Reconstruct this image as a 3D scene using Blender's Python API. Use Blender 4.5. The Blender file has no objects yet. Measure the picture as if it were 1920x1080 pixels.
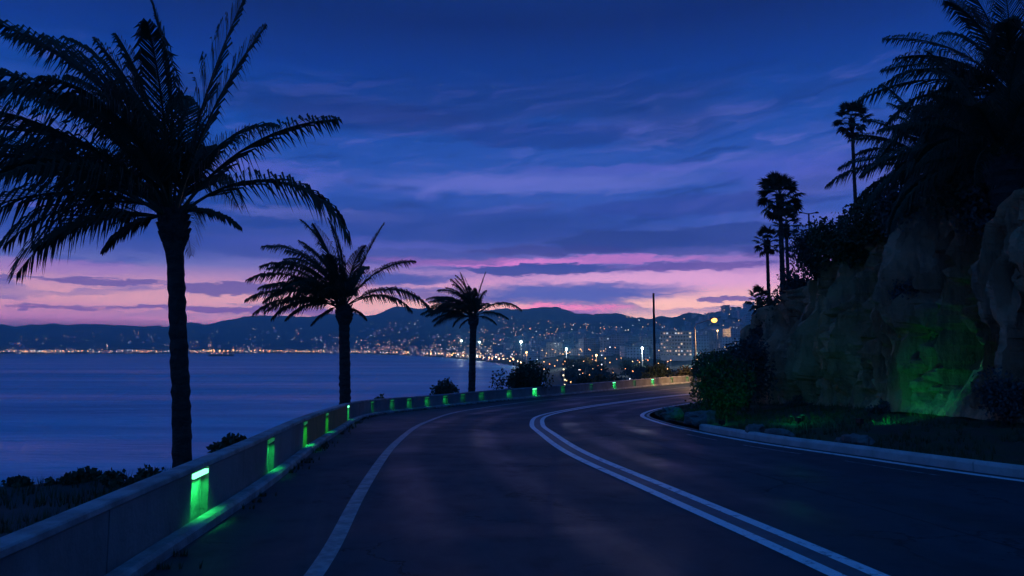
import bpy, math, random
import numpy as np
from mathutils import Vector, Matrix, noise as mn
R = math.radians
random.seed(11); rng = np.random.default_rng(11)
scene = bpy.context.scene
col = scene.collection

# ------------------------------------------------------------------ camera
HC, F = 1.72, 1300.0                       # eye height over the road, focal length in photo pixels (1920 wide)
PITCH = math.atan(115 / F)
cd = bpy.data.cameras.new('camera'); cam = bpy.data.objects.new('camera', cd); col.objects.link(cam)
cam.location = (0, 0, HC); cam.rotation_euler = (math.pi / 2 + PITCH, 0, 0)
cd.sensor_width = 36; cd.lens = 36 * F / 1920; cd.clip_end = 60000; cd.clip_start = .05
scene.camera = cam
scene.view_settings.view_transform = 'Standard'; scene.view_settings.look = 'None'
scene.view_settings.exposure = 0; scene.view_settings.gamma = 1
scene.render.engine = 'CYCLES'
cy = scene.cycles
cy.use_denoising = True
try: cy.denoiser = 'OPENIMAGEDENOISE'
except Exception: pass
cy.max_bounces = 5; cy.diffuse_bounces = 2; cy.glossy_bounces = 3; cy.volume_bounces = 0; cy.transparent_max_bounces = 6
cy.sample_clamp_indirect = 3.0; cy.caustics_reflective = False; cy.caustics_refractive = False

def lin(c): return tuple((v / 255 / 12.92 if v <= 10 else ((v / 255 + .055) / 1.055) ** 2.4) for v in c)
def ray(px, py):
    x, u = (px - 960) / F, (540 - py) / F
    c, s = math.cos(PITCH), math.sin(PITCH)
    return Vector((x, c - u * s, s + u * c))
def at(px, py, D):                         # the point of a pixel's ray that lies D metres ahead
    d = ray(px, py); t = D / d.y
    return Vector((d.x * t, D, HC + d.z * t))
def azel(px, py):
    d = ray(px, py).normalized()
    return math.degrees(math.atan2(d.x, d.y)), math.degrees(math.asin(d.z))

# ------------------------------------------------------------------ dusk sky
world = bpy.data.worlds.new('World'); scene.world = world; world.use_nodes = True
NT = world.node_tree; NT.nodes.clear()
class G:
    def __init__(s, nt): s.nt = nt
    def n(s, t, **k):
        o = s.nt.nodes.new(t)
        for a, b in k.items(): setattr(o, a, b)
        return o
    def put(s, sock, v):
        if isinstance(v, bpy.types.NodeSocket): s.nt.links.new(v, sock)
        else: sock.default_value = v
    def m(s, op, *a, clamp=False):
        o = s.n('ShaderNodeMath', operation=op); o.use_clamp = clamp
        for i, v in enumerate(a): s.put(o.inputs[i], v)
        return o.outputs[0]
    def v(s, op, *a):
        o = s.n('ShaderNodeVectorMath', operation=op)
        for i, v in enumerate(a):
            s.put(o.inputs[3] if op == 'SCALE' and i == 1 else o.inputs[i], v)
        return o.outputs[1] if op in ('LENGTH', 'DOT_PRODUCT') else o.outputs[0]
    def mix(s, f, a, b, bt='MIX'):
        o = s.n('ShaderNodeMix', data_type='RGBA', blend_type=bt)
        s.put(o.inputs[0], f)
        for i, v in ((6, a), (7, b)):
            if isinstance(v, tuple) and len(v) == 3: v = v + (1,)
            s.put(o.inputs[i], v)
        return o.outputs[2]
    def ss(s, x, a, b, lo=0., hi=1.):
        o = s.n('ShaderNodeMapRange', interpolation_type='SMOOTHSTEP')
        s.put(o.inputs[0], x); o.inputs[1].default_value = a; o.inputs[2].default_value = b
        o.inputs[3].default_value = lo; o.inputs[4].default_value = hi
        return o.outputs[0]
    def noise(s, vec, scale, detail=4, rough=.55, dist=0.):
        o = s.n('ShaderNodeTexNoise')
        if vec is not None: s.put(o.inputs['Vector'], vec)
        o.inputs['Scale'].default_value = scale; o.inputs['Detail'].default_value = detail
        o.inputs['Roughness'].default_value = rough; o.inputs['Distortion'].default_value = dist
        return o
    def ramp(s, f, stops):
        o = s.n('ShaderNodeValToRGB'); s.put(o.inputs[0], f)
        e = o.color_ramp.elements
        while len(e) < len(stops): e.new(.5)
        for i, (p, c) in enumerate(stops):
            e[i].position = p; e[i].color = tuple(c) + (1,) if len(c) == 3 else c
        return o.outputs[0]

g = G(NT)
tc = g.n('ShaderNodeTexCoord')
sep = g.n('ShaderNodeSeparateXYZ'); NT.links.new(tc.outputs['Generated'], sep.inputs[0])
el = g.m('MULTIPLY', g.m('ARCSINE', sep.outputs[2]), 57.29578)
az = g.m('MULTIPLY', g.m('ARCTAN2', sep.outputs[0], sep.outputs[1]), 57.29578)
cmb = g.n('ShaderNodeCombineXYZ'); NT.links.new(az, cmb.inputs[0]); NT.links.new(el, cmb.inputs[1])
AE = cmb.outputs[0]                                   # (azimuth, elevation) in degrees
t = g.m('DIVIDE', el, 40., clamp=True)
def rp(stops): return g.ramp(t, [(e / 40, lin(c)) for e, c in stops])
warm = rp([(0, (232, 160, 160)), (2.2, (252, 190, 174)), (3.8, (246, 184, 178)), (5.4, (206, 148, 194)), (6.8, (140, 112, 182)), (8.2, (74, 86, 168)), (10, (48, 78, 164)),
           (14, (42, 80, 168)), (18, (24, 72, 160)), (22, (5, 54, 138)), (26, (0, 38, 106)), (31, (2, 50, 124)), (40, (10, 72, 148))])
side = rp([(0, (120, 84, 165)), (2.2, (164, 112, 164)), (3.8, (206, 148, 170)), (5.2, (178, 134, 174)), (6.4, (98, 104, 172)), (8.2, (46, 78, 164)), (10, (36, 74, 162)),
           (14, (26, 74, 162)), (18, (14, 68, 156)), (22, (3, 53, 137)), (26, (0, 38, 106)), (31, (2, 50, 124)), (40, (10, 72, 148))])
rear = rp([(0, (60, 96, 172)), (8, (44, 96, 180)), (16, (34, 92, 178)), (24, (26, 86, 170)), (32, (16, 78, 158)), (40, (10, 72, 148))])
daz = g.m('ABSOLUTE', g.m('SUBTRACT', az, 14.))
sky = g.mix(g.ss(daz, 8, 46), warm, side)
sky = g.mix(g.ss(daz, 55, 125), sky, rear)
# wisps: streaky clouds stretched along the horizon
warpn = g.noise(g.v('MULTIPLY', AE, (.16, .38, 1)), 1.0, 5, .6).outputs['Color']
warp = g.v('MULTIPLY', g.v('SUBTRACT', warpn, (.5, .5, .5)), (7., 2.2, 0))
AW = g.v('ADD', AE, warp)
tilt = g.n('ShaderNodeVectorRotate', rotation_type='Z_AXIS'); NT.links.new(AW, tilt.inputs['Vector']); tilt.inputs['Angle'].default_value = R(-7)
st1 = g.noise(g.v('MULTIPLY', tilt.outputs[0], (.055, .34, 1)), 1.0, 6, .58).outputs[0]
st2 = g.noise(g.v('ADD', g.v('MULTIPLY', AW, (.06, .8, 1)), (13.1, 4.2, 7)), 1.0, 5, .55).outputs[0]
st3 = g.noise(g.v('ADD', g.v('MULTIPLY', tilt.outputs[0], (.035, .16, 1)), (3.1, 24.2, 2)), 1.0, 4, .5).outputs[0]
front = g.ss(daz, 60, 130, 1, .15)
def band(a, b, c, d): return g.m('MULTIPLY', g.ss(el, a, b), g.ss(el, c, d, 1, 0))
# lavender lit streaks, mid sky
k = g.m('MULTIPLY', g.m('MULTIPLY', g.ss(st1, .47, .70), band(6, 10, 13, 22)), front)
sky = g.mix(g.m('MULTIPLY', k, .62), sky, lin((102, 106, 196)))
# broad slate-blue cloud bodies
k = g.m('MULTIPLY', g.ss(st3, .47, .66), band(7.5, 10, 18, 30))
sky = g.mix(g.m('MULTIPLY', k, .6), sky, lin((20, 48, 118)))
# thin dark bars across the afterglow
k = g.m('MULTIPLY', g.ss(st2, .52, .60), band(1.8, 3.8, 8.5, 11))
sky = g.mix(g.m('MULTIPLY', k, .72), sky, lin((70, 84, 162)))
st4 = g.noise(g.v('ADD', g.v('MULTIPLY', tilt.outputs[0], (.14, .95, 1)), (31.1, 9.2, 5)), 1.0, 9, .68, .5).outputs[0]
k = g.m('MULTIPLY', g.m('MULTIPLY', g.ss(st4, .50, .72), band(8, 10, 16, 24)), front)
sky = g.mix(g.m('MULTIPLY', k, .45), sky, lin((104, 108, 198)))
k = g.m('MULTIPLY', g.ss(st4, .48, .30), band(8, 10, 22, 34))
sky = g.mix(g.m('MULTIPLY', k, .55), sky, lin((12, 44, 116)))
def cloud(px, py, hw, hh, colr, a, sky=None):
    soft = .38 if max(colr) < 155 and hh < 25 else .8
    A, E = azel(px, py)
    A2, _ = azel(px + hw, py); _, E2 = azel(px, py - hh)
    d = g.v('LENGTH', g.v('MULTIPLY', g.v('SUBTRACT', AS, (A, E, 0)), (1 / (A2 - A), 1 / (E2 - E), 0)))
    return g.mix(g.m('MULTIPLY', g.ss(d, 1.25, 1.25 - soft), a), sky, lin(colr))
w2 = g.noise(g.v('MULTIPLY', AE, (.35, 1.5, 1)), 1.0, 6, .62).outputs['Color']
AS = g.v('ADD', AE, g.v('MULTIPLY', g.v('SUBTRACT', w2, (.5, .5, .5)), (7., 1.3, 0)))
w3 = g.noise(g.v('MULTIPLY', AE, (1.3, 4.5, 1)), 1.0, 6, .65).outputs['Color']
AS = g.v('ADD', AS, g.v('MULTIPLY', g.v('SUBTRACT', w3, (.5, .5, .5)), (3., .75, 0)))
for c in [ # lit banks first, then the dark bars in front of them
    (900, 492, 230, 9, (226, 128, 206), .8), (1240, 525, 260, 20, (222, 162, 206), .7), (1060, 578, 130, 9, (236, 120, 182), .8),
    (1160, 488, 220, 8, (192, 116, 192), .7), (640, 462, 260, 18, (98, 96, 186), .45), (1000, 345, 330, 20, (100, 108, 196), .6),
    (600, 402, 180, 12, (112, 116, 200), .6), (1150, 318, 170, 10, (96, 98, 196), .4), (1480, 315, 160, 30, (74, 86, 186), .5),
    (500, 315, 120, 14, (96, 100, 200), .4), (80, 385, 60, 6, (100, 104, 205), .5), (120, 500, 200, 14, (150, 112, 182), .6), (210, 555, 320, 14, (206, 150, 168), .4),
    (700, 220, 240, 34, (18, 42, 112), .55), (860, 425, 420, 40, (32, 62, 142), .75), (300, 445, 330, 40, (34, 62, 142), .55), (1290, 385, 210, 18, (36, 58, 142), .6),
    (1170, 452, 140, 20, (34, 58, 132), .9), (1380, 440, 150, 20, (36, 60, 136), .85), (700, 480, 260, 16, (58, 74, 152), .7), (850, 560, 120, 8, (80, 80, 154), .8), (1240, 470, 200, 7, (60, 70, 146), .7), (1040, 470, 150, 8, (52, 58, 132), .7),
    (1010, 506, 130, 10, (50, 68, 146), .92), (1080, 548, 240, 21, (76, 90, 168), .95), (710, 522, 150, 13, (66, 80, 158), .85), (770, 545, 110, 9, (76, 84, 160), .8),
    (1300, 500, 150, 7, (92, 74, 152), .8), (1385, 560, 75, 6, (98, 80, 152), .9), (200, 527, 110, 7, (92, 80, 152), .85), (20, 517, 60, 4, (90, 82, 152), .8),
    (440, 541, 110, 11, (86, 78, 150), .85), (410, 579, 200, 6, (96, 78, 152), .85), (110, 577, 70, 4, (100, 80, 150), .8), (560, 585, 120, 4, (112, 84, 154), .7),
    (1090, 590, 95, 12, (124, 98, 168), .8), (1020, 255, 160, 22, (14, 44, 124), .45), (1500, 470, 120, 12, (40, 52, 130), .6)]:
    sky = cloud(*c, sky=sky)
# the haze box below dims the low sky and adds its own blue: give the sky beyond it what it has before that
HAZE = 3.0e-4; HTOP = 440.; INS = (.009, .034, .122)
T = g.m('EXPONENT', g.m('DIVIDE', -HAZE * HTOP, g.m('MAXIMUM', sep.outputs[2], .038)))
hz = g.v('SCALE', INS, g.m('SUBTRACT', 1., T))
sky = g.v('SCALE', g.v('MAXIMUM', g.v('SUBTRACT', sky, hz), (0, 0, 0)), g.m('DIVIDE', 1., T))
bg = g.n('ShaderNodeBackground'); NT.links.new(sky, bg.inputs[0]); bg.inputs[1].default_value = 1.0
out = g.n('ShaderNodeOutputWorld'); NT.links.new(bg.outputs[0], out.inputs[0])
world.cycles.sampling_method = 'MANUAL'; world.cycles.sample_map_resolution = 1024
# last glow of a sun just below the ridge: very weak and very soft
sd = bpy.data.lights.new('sun', 'SUN'); sd.energy = .035; sd.angle = R(60); sd.color = (1, .62, .58)
so = bpy.data.objects.new('sun', sd); col.objects.link(so)
so.rotation_euler = (R(90 - 8), 0, R(180 + 8))

# ------------------------------------------------------------------ helpers
MATS = {}
def mat(name, base, rough=.8, var=None, vscale=3., bump=0., bscale=20., spec=.3, metal=0., emit=None, es=0., sample=True, coords='Object', detail=5, stretch=None):
    if name in MATS: return MATS[name]
    m = bpy.data.materials.new(name); m.use_nodes = True; MATS[name] = m
    nt = m.node_tree; q = G(nt); b = nt.nodes['Principled BSDF']
    b.inputs['Roughness'].default_value = rough; b.inputs['Specular IOR Level'].default_value = spec; b.inputs['Metallic'].default_value = metal
    if var is not None or bump:
        c = q.n('ShaderNodeTexCoord').outputs[coords]
        if stretch: c = q.v('MULTIPLY', c, stretch)
    if var is not None:
        n1 = q.noise(c, vscale, detail, .62).outputs[0]
        nt.links.new(q.mix(q.ss(n1, .34, .66), tuple(base), tuple(var)), b.inputs['Base Color'])
    else: b.inputs['Base Color'].default_value = tuple(base) + (1,)
    if bump:
        n2 = q.noise(c, bscale, 6, .65).outputs[0]
        bn = q.n('ShaderNodeBump'); bn.inputs['Strength'].default_value = bump; bn.inputs['Distance'].default_value = .05
        nt.links.new(n2, bn.inputs['Height']); nt.links.new(bn.outputs[0], b.inputs['Normal'])
    if emit:
        b.inputs['Emission Color'].default_value = tuple(emit) + (1,); b.inputs['Emission Strength'].default_value = es
        if not sample: m.cycles.emission_sampling = 'NONE'
    return m

class MB:                                             # collects shapes that become ONE mesh
    def __init__(s): s.v = []; s.f = []; s.mi = []; s.cur = 0
    def add(s, vs, fs):
        o = len(s.v); s.v += [tuple(p) for p in vs]
        for f in fs: s.f.append(tuple(i + o for i in f)); s.mi.append(s.cur)
    def box(s, c, size, rz=0.):
        x, y, z = [q / 2 for q in size]; ca, sa = math.cos(rz), math.sin(rz)
        vs = []
        for dz in (-z, z):
            for dx, dy in ((-x, -y), (x, -y), (x, y), (-x, y)):
                vs.append((c[0] + dx * ca - dy * sa, c[1] + dx * sa + dy * ca, c[2] + dz))
        s.add(vs, [(3, 2, 1, 0), (4, 5, 6, 7), (0, 1, 5, 4), (1, 2, 6, 5), (2, 3, 7, 6), (3, 0, 4, 7)])
    def tube(s, pts, rad, n=8, cap=True):
        pts = [Vector(p) for p in pts]
        if not hasattr(rad, '__len__'): rad = [rad] * len(pts)
        vs = []; up = None
        for i, p in enumerate(pts):
            tg = (pts[min(i + 1, len(pts) - 1)] - pts[max(i - 1, 0)]).normalized()
            a = tg.orthogonal().normalized() if up is None else (up - tg * up.dot(tg)).normalized()
            up = a; b = tg.cross(a)
            for k in range(n):
                th = 2 * math.pi * k / n
                vs.append(p + (a * math.cos(th) + b * math.sin(th)) * rad[i])
        fs = [(i * n + k, i * n + (k + 1) % n, (i + 1) * n + (k + 1) % n, (i + 1) * n + k) for i in range(len(pts) - 1) for k in range(n)]
        if cap: fs += [tuple(range(n - 1, -1, -1)), tuple((len(pts) - 1) * n + k for k in range(n))]
        s.add(vs, fs)
    def ball(s, c, r, n=8, m=5, sq=1.):
        vs = [(c[0], c[1], c[2] - r * sq)]
        for i in range(1, m):
            ph = -math.pi / 2 + math.pi * i / m
            for k in range(n):
                a = 2 * math.pi * k / n
                vs.append((c[0] + r * math.cos(ph) * math.cos(a), c[1] + r * math.cos(ph) * math.sin(a), c[2] + r * sq * math.sin(ph)))
        vs.append((c[0], c[1], c[2] + r * sq)); L = len(vs) - 1
        fs = [(0, 1 + (k + 1) % n, 1 + k) for k in range(n)]
        for i in range(m - 2):
            for k in range(n):
                a = 1 + i * n
                fs.append((a + k, a + (k + 1) % n, a + n + (k + 1) % n, a + n + k))
        a = 1 + (m - 2) * n
        fs += [(a + k, a + (k + 1) % n, L) for k in range(n)]
        s.add(vs, fs)
    def mesh(s, name, mats, smooth=False):
        me = bpy.data.meshes.new(name); me.from_pydata(s.v, [], s.f)
        for m in (mats if isinstance(mats, (list, tuple)) else [mats]): me.materials.append(m)
        if any(s.mi): me.polygons.foreach_set('material_index', s.mi)
        if smooth: me.polygons.foreach_set('use_smooth', [True] * len(me.polygons))
        me.update(); return me
    def build(s, name, mats, parent=None, smooth=False):
        return link(name, s.mesh(name, mats, smooth), parent)
def link(name, me, parent=None, loc=None):
    o = bpy.data.objects.new(name, me); col.objects.link(o)
    if parent is not None: o.parent = parent
    if loc is not None: o.location = loc
    return o
def tag(o, label=None, cat=None, group=None, kind=None):
    for k_, v_ in (('label', label), ('category', cat), ('group', group), ('kind', kind)):
        if v_: o[k_] = v_
    return o
def thing(name, label, cat, loc=(0, 0, 0), rz=0., group=None):
    o = link(name, None); o.location = loc; o.rotation_euler = (0, 0, rz)
    return tag(o, label, cat, group)
def struct(o, label=None): return tag(o, label, None, None, 'structure')
def copy_tree(o, parent=None):
    c = o.copy(); col.objects.link(c)
    if parent is not None: c.parent = parent
    for ch in o.children: copy_tree(ch, c)
    return c

def smooth01(x): x = np.clip(x, 0, 1); return x * x * (3 - 2 * x)
def road_z(y): return -1.12 * smooth01((np.asarray(y, float) - 6) / 32)
def on_road(px, py, dz=0.):
    d = ray(px, py); D = 10.
    for _ in range(60): D = .5 * D + .5 * (HC - (float(road_z(D)) + dz)) / (-d.z / d.y)
    return (d.x / d.y * D, D)
def spline(pts, step=.4, sm=2):
    p = np.array(pts, float)
    P = np.vstack([2 * p[0] - p[1], p, 2 * p[-1] - p[-2]]); o = []
    for i in range(1, len(P) - 2):
        for u in np.linspace(0, 1, 24, endpoint=False):
            a, b, c, d = P[i - 1], P[i], P[i + 1], P[i + 2]
            o.append(.5 * (2 * b + (c - a) * u + (2 * a - 5 * b + 4 * c - d) * u * u + (3 * b - 3 * c + d - a) * u ** 3))
    o.append(P[-2]); o = np.array(o)
    def res(o):
        L = np.r_[0, np.cumsum(np.linalg.norm(np.diff(o, axis=0), axis=1))]
        n = max(2, int(L[-1] / step)); s_ = np.linspace(0, L[-1], n + 1)
        return np.stack([np.interp(s_, L, o[:, k]) for k in range(o.shape[1])], 1)
    o = res(o)
    for _ in range(sm * 6): o[1:-1] = .25 * o[:-2] + .5 * o[1:-1] + .25 * o[2:]
    return res(o)
def arc(c): return np.r_[0, np.cumsum(np.linalg.norm(np.diff(c, axis=0), axis=1))]
def normals(c):                                       # unit normals to the left of the direction of travel
    t_ = np.gradient(c, axis=0); t_ /= np.linalg.norm(t_, axis=1)[:, None]
    return np.stack([-t_[:, 1], t_[:, 0]], 1)
def sub(c, s0, s1, step=.4):
    L = arc(c); n = max(1, int(math.ceil((s1 - s0) / step))); s_ = np.linspace(s0, s1, n + 1)
    return np.stack([np.interp(s_, L, c[:, k]) for k in range(2)], 1)
def sweep(mb, c, prof, zf=road_z, nrm=None, cap=True, close=True):
    nn = normals(c) if nrm is None else nrm; z = zf(c[:, 1]); m = len(prof)
    vs = [(c[i, 0] + nn[i, 0] * o, c[i, 1] + nn[i, 1] * o, z[i] + h) for i in range(len(c)) for o, h in prof]
    e = m if close else m - 1
    fs = [(i * m + k, (i + 1) * m + k, (i + 1) * m + (k + 1) % m, i * m + (k + 1) % m) for i in range(len(c) - 1) for k in range(e)]
    if cap and close: fs += [tuple(range(m)), tuple((len(c) - 1) * m + k for k in range(m - 1, -1, -1))]
    mb.add(vs, fs)
def fbm(x, y, z=0., o=5, h=.9): return mn.fractal(Vector((x, y, z)), h, 2.1, o)

# ------------------------------------------------------------------ plan of the bend, read off the road surface
WH = .6
wall_c = spline([(-2.3, -14), (-2.6, -6), (-2.75, 0)] + [on_road(x, y, WH) for x, y in
        ((0, 1032), (180, 950), (350, 880), (500, 817), (620, 767), (700, 749), (860, 737), (1004, 726), (1148, 715), (1300, 704))]
        + [(22.5, 64.5), (31, 70), (42, 73)], .35, 2)
cen_c = spline([(7.2, -12), (5, -4), (3.5, 1)] + [on_road(x, y) for x, y in
        ((1570, 1080), (1240, 930), (1065, 850), (1012, 812), (997, 796), (1010, 780), (1065, 768), (1150, 755), (1300, 738))]
        + [(18.5, 50), (28, 55), (40, 57)], .3, 1)
edge_c = spline([(-1.2, -13), (-1.4, -4), (-1.52, 1)] + [on_road(x, y) for x, y in
        ((595, 1080), (645, 980), (695, 893), (745, 828), (800, 791), (870, 770), (1000, 752), (1150, 741), (1300, 725))]
        + [(21.5, 61), (31, 66.5), (42, 69)], .35, 2)
kerb_c = spline([(17.5, -9), (13.2, -1), (9.7, 5)] + [on_road(x, y) for x, y in
        ((1920, 897), (1640, 858), (1430, 828), (1310, 806), (1250, 792), (1217, 779), (1240, 768), (1300, 757))]
        + [(11.9, 39), (17, 45.5), (25, 50.5), (34, 52.5), (42, 53)], .3, 1)
def nearest(c, x, y):
    d = np.hypot(c[:, 0] - x, c[:, 1] - y); return int(d.argmin()), float(d.min())

# ------------------------------------------------------------------ land, sea
SEA = -18.3
XP = lambda tab: (np.array([a for a, _ in tab], float), np.array([b for _, b in tab], float))
ridge_y = XP([(-700, 628), (-300, 618), (0, 611), (90, 608), (190, 603), (280, 606), (350, 606), (430, 602), (490, 598), (530, 591), (565, 594), (610, 597), (680, 589), (745, 577), (800, 582),
              (870, 588), (930, 577), (960, 574), (1000, 581), (1040, 590), (1080, 598), (1110, 594), (1140, 590), (1180, 594), (1220, 599), (1270, 599), (1310, 593), (1350, 587), (1400, 581), (1500, 568), (1900, 560), (3000, 560)])
ridge_r = XP([(-700, 5200), (600, 5600), (900, 5000), (1100, 4200), (1250, 3100), (1340, 2100), (1450, 1600), (3000, 1500)])
shore_r = XP([(-700, 4200), (0, 3600), (640, 3500), (700, 2900), (800, 2000), (870, 1370), (940, 960), (990, 700), (1030, 320), (1060, 120), (1150, 90), (1300, 80), (3000, 60)])
def px_of_az(a): return 960 + F * np.tan(np.clip(a, -1.35, 1.35))
wl = wall_c[::3]; wn = normals(wl)
def wall_dist(x, y):                                   # signed distance to the parapet, positive on the sea side
    sh = x.shape; x = x.ravel(); y = y.ravel(); o = np.empty_like(x)
    for i in range(0, len(x), 20000):
        dx = x[i:i + 20000, None] - wl[None, :, 0]; dy = y[i:i + 20000, None] - wl[None, :, 1]
        d = np.hypot(dx, dy); j = d.argmin(1); r_ = np.arange(len(j))
        o[i:i + 20000] = np.where(dx[r_, j] * wn[j, 0] + dy[r_, j] * wn[j, 1] > 0, 1, -1) * d[r_, j]
    return o.reshape(sh)
def land_z(x, y):
    x = np.asarray(x, float); y = np.asarray(y, float)
    r = np.hypot(x, y); a = np.arctan2(x, y); px = px_of_az(a)
    rr = np.interp(px, *ridge_r); rs = np.interp(px, *shore_r)
    zr = HC + (655 - np.interp(px, *ridge_y)) / F * rr * np.cos(a).clip(.2, 1)
    behind = (np.abs(a) > R(62)); sea_side = (a < -R(70))
    t_ = (r - rs) / (rr - rs)
    s_ = .12 * t_ + .88 * np.clip(t_, 0, 1) ** 2.0
    base = SEA + .8 + (zr - SEA) * np.where(t_ <= 1, s_, 1 - .55 * np.clip(t_ - 1, 0, 1.2))
    base = np.where(t_ < 0, SEA - 4, base)
    base = np.where(sea_side, SEA - 4, base)
    land_r = (a > R(62)) | ((x > -2) & (y < 0))
    base = np.where(land_r, np.maximum(base, -1.5 + np.clip(r - 30, 0, 500) * .12), base)
    near = r < 500
    d = np.full(r.shape, 500.); d[near] = wall_dist(x[near], y[near])
    flat = 1.5 + 7.5 * smooth01((13.6 - y) / 2.6) * smooth01((x + 30) / 5) + 3. * smooth01((y - 46) / 18)
    slope = .95 - .62 * smooth01((y - 40) / 25)
    rz = road_z(y)
    zn = rz - .34 - np.clip(d - flat, 0, None) * slope - np.clip(d - .4, 0, flat) * .05
    z = np.where(near & (d > 0), np.maximum(zn, base), base)
    z = np.where(near & (d <= 0) & (r < 140), rz - .45, z)
    return z
th = np.r_[np.arange(-180, -44, 2.0), np.arange(-44, 44, .16), np.arange(44, 180.1, 2.0)]
rad = np.r_[np.geomspace(2.2, 60, 95), np.geomspace(62, 12500, 175)]
TH, RD = np.meshgrid(np.radians(th), rad)
X, Y = RD * np.sin(TH), RD * np.cos(TH)
Z = land_z(X, Y)
nz = np.zeros_like(Z)
for i in range(len(rad)):
    if rad[i] < 55: continue
    amp = min(1., max(0, (rad[i] - 55) / 400)) * rad[i] * .010
    for j in range(len(th)):
        if Z[i, j] > SEA + .4: nz[i, j] = amp * fbm(X[i, j] / 420, Y[i, j] / 420, 3.3, 5)
px_ = px_of_az(TH); tt = (RD - np.interp(px_, *shore_r)) / np.maximum(np.interp(px_, *ridge_r) - np.interp(px_, *shore_r), 1)
Z = np.where(Z > SEA + .4, np.maximum(Z + nz * np.clip(tt * 3, .0, 1), SEA + .5), Z)
# small roughness on the bank beside the wall
nr = (RD < 40)
for i, j in zip(*np.nonzero(nr)):
    Z[i, j] += .10 * fbm(X[i, j] * .7, Y[i, j] * .7, 9, 4) if X[i, j] < -5.2 else 0
mb = MB(); W_ = len(th)
mb.v = list(map(tuple, np.stack([X.ravel(), Y.ravel(), Z.ravel()], 1)))
mb.f = [(i * W_ + j, i * W_ + j + 1, (i + 1) * W_ + j + 1, (i + 1) * W_ + j) for i in range(len(rad) - 1) for j in range(W_ - 1)]
mb.mi = [0] * len(mb.f)
m_land = mat('scrub_land', (.035, .05, .045), .95, (.065, .065, .05), .02, .5, .5)
struct(mb.build('terrain', m_land, smooth=True), 'dark hills and coast slope around the bay')
def ground(x, y):
    return float(land_z(np.array([x]), np.array([y]))[0])

m_sea = bpy.data.materials.new('sea_water'); m_sea.use_nodes = True
q = G(m_sea.node_tree); b = m_sea.node_tree.nodes['Principled BSDF']
b.inputs['Base Color'].default_value = (.010, .26, .42, 1); b.inputs['Roughness'].default_value = .22; b.inputs['IOR'].default_value = 1.75
c = q.n('ShaderNodeTexCoord').outputs['Object']
n1 = q.noise(q.v('MULTIPLY', c, (.012, .05, 1)), 1.0, 8, .62, .4).outputs[0]
n2 = q.noise(q.v('MULTIPLY', c, (.25, .7, 1)), 1.0, 5, .6).outputs[0]
n3 = q.noise(q.v('MULTIPLY', c, (.0016, .011, 1)), 1.0, 4, .6, .8).outputs[0]
bn = q.n('ShaderNodeBump'); bn.inputs['Strength'].default_value = .8; bn.inputs['Distance'].default_value = 2.2
m_sea.node_tree.links.new(q.m('ADD', q.m('MULTIPLY', n1, 1.6), q.m('MULTIPLY', n2, .22)), bn.inputs['Height'])
nw = q.noise(q.v('MULTIPLY', c, (.09, .22, 1)), 1.0, 6, .7).outputs['Color']
nw = q.v('MULTIPLY', q.v('SUBTRACT', nw, (.5, .5, .5)), (.5, .9, 0))
m_sea.node_tree.links.new(q.v('NORMALIZE', q.v('ADD', q.v('ADD', nw, (0, 0, 0)), bn.outputs[0])), b.inputs['Normal'])
st_ = q.noise(q.v('MULTIPLY', c, (.0035, .03, 1)), 1.0, 7, .66, .6).outputs[0]
m_sea.node_tree.links.new(q.mix(q.ss(st_, .36, .66), (.015, .33, .50), (.04, .56, .72)), b.inputs['Base Color'])
m_sea.node_tree.links.new(q.ss(n3, .35, .65, .30, .52), b.inputs['Roughness'])
mb = MB(); ns = 96; rs_ = [0.1, 60, 400, 1500, 5000, 12600]
for r_ in rs_: mb.v += [(r_ * math.cos(2 * math.pi * k / ns), r_ * math.sin(2 * math.pi * k / ns), SEA) for k in range(ns)]
mb.f = [(i * ns + k, i * ns + (k + 1) % ns, (i + 1) * ns + (k + 1) % ns, (i + 1) * ns + k) for i in range(len(rs_) - 1) for k in range(ns)]
mb.mi = [0] * len(mb.f)
struct(mb.build('sea', m_sea), 'calm blue bay at dusk')

# ------------------------------------------------------------------ road
m_asph = bpy.data.materials.new('asphalt'); m_asph.use_nodes = True
q = G(m_asph.node_tree); b = m_asph.node_tree.nodes['Principled BSDF']; lk_ = m_asph.node_tree.links
tcn = q.n('ShaderNodeTexCoord'); c = tcn.outputs['Object']; uv = tcn.outputs['UV']
us = q.n('ShaderNodeSeparateXYZ'); lk_.new(uv, us.inputs[0])           # u: metres from the centre line, v: metres along
big = q.noise(c, .35, 5, .6, .6).outputs[0]; mid = q.noise(c, 2.4, 6, .65).outputs[0]; fine = q.noise(c, 90, 3, .7).outputs[0]
along = q.noise(q.v('MULTIPLY', uv, (2.2, .10, 1)), 1.0, 6, .65).outputs[0]
def track(u0):
    return q.ss(q.m('ABSOLUTE', q.m('SUBTRACT', q.m('ADD', us.outputs[0], q.m('MULTIPLY', big, .3)), u0)), .42, .10)
tr = q.m('MAXIMUM', q.m('MAXIMUM', track(1.25), track(2.75)), q.m('MAXIMUM', track(-1.25), track(-2.75)))
colr = q.mix(q.ss(big, .35, .65), (.018, .036, .044), (.030, .056, .066))
colr = q.mix(q.m('MULTIPLY', q.ss(mid, .46, .72), .65), colr, (.010, .018, .022))
colr = q.mix(q.m('MULTIPLY', q.ss(along, .52, .72), .55), colr, (.046, .072, .084))
colr = q.mix(q.m('MULTIPLY', tr, .40), colr, (.017, .024, .026))
colr = q.mix(q.m('MULTIPLY', q.ss(fine, .55, .70), .45), colr, (.13, .14, .14))
vo = q.n('ShaderNodeTexVoronoi', feature='DISTANCE_TO_EDGE'); vo.inputs['Scale'].default_value = .55
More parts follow.
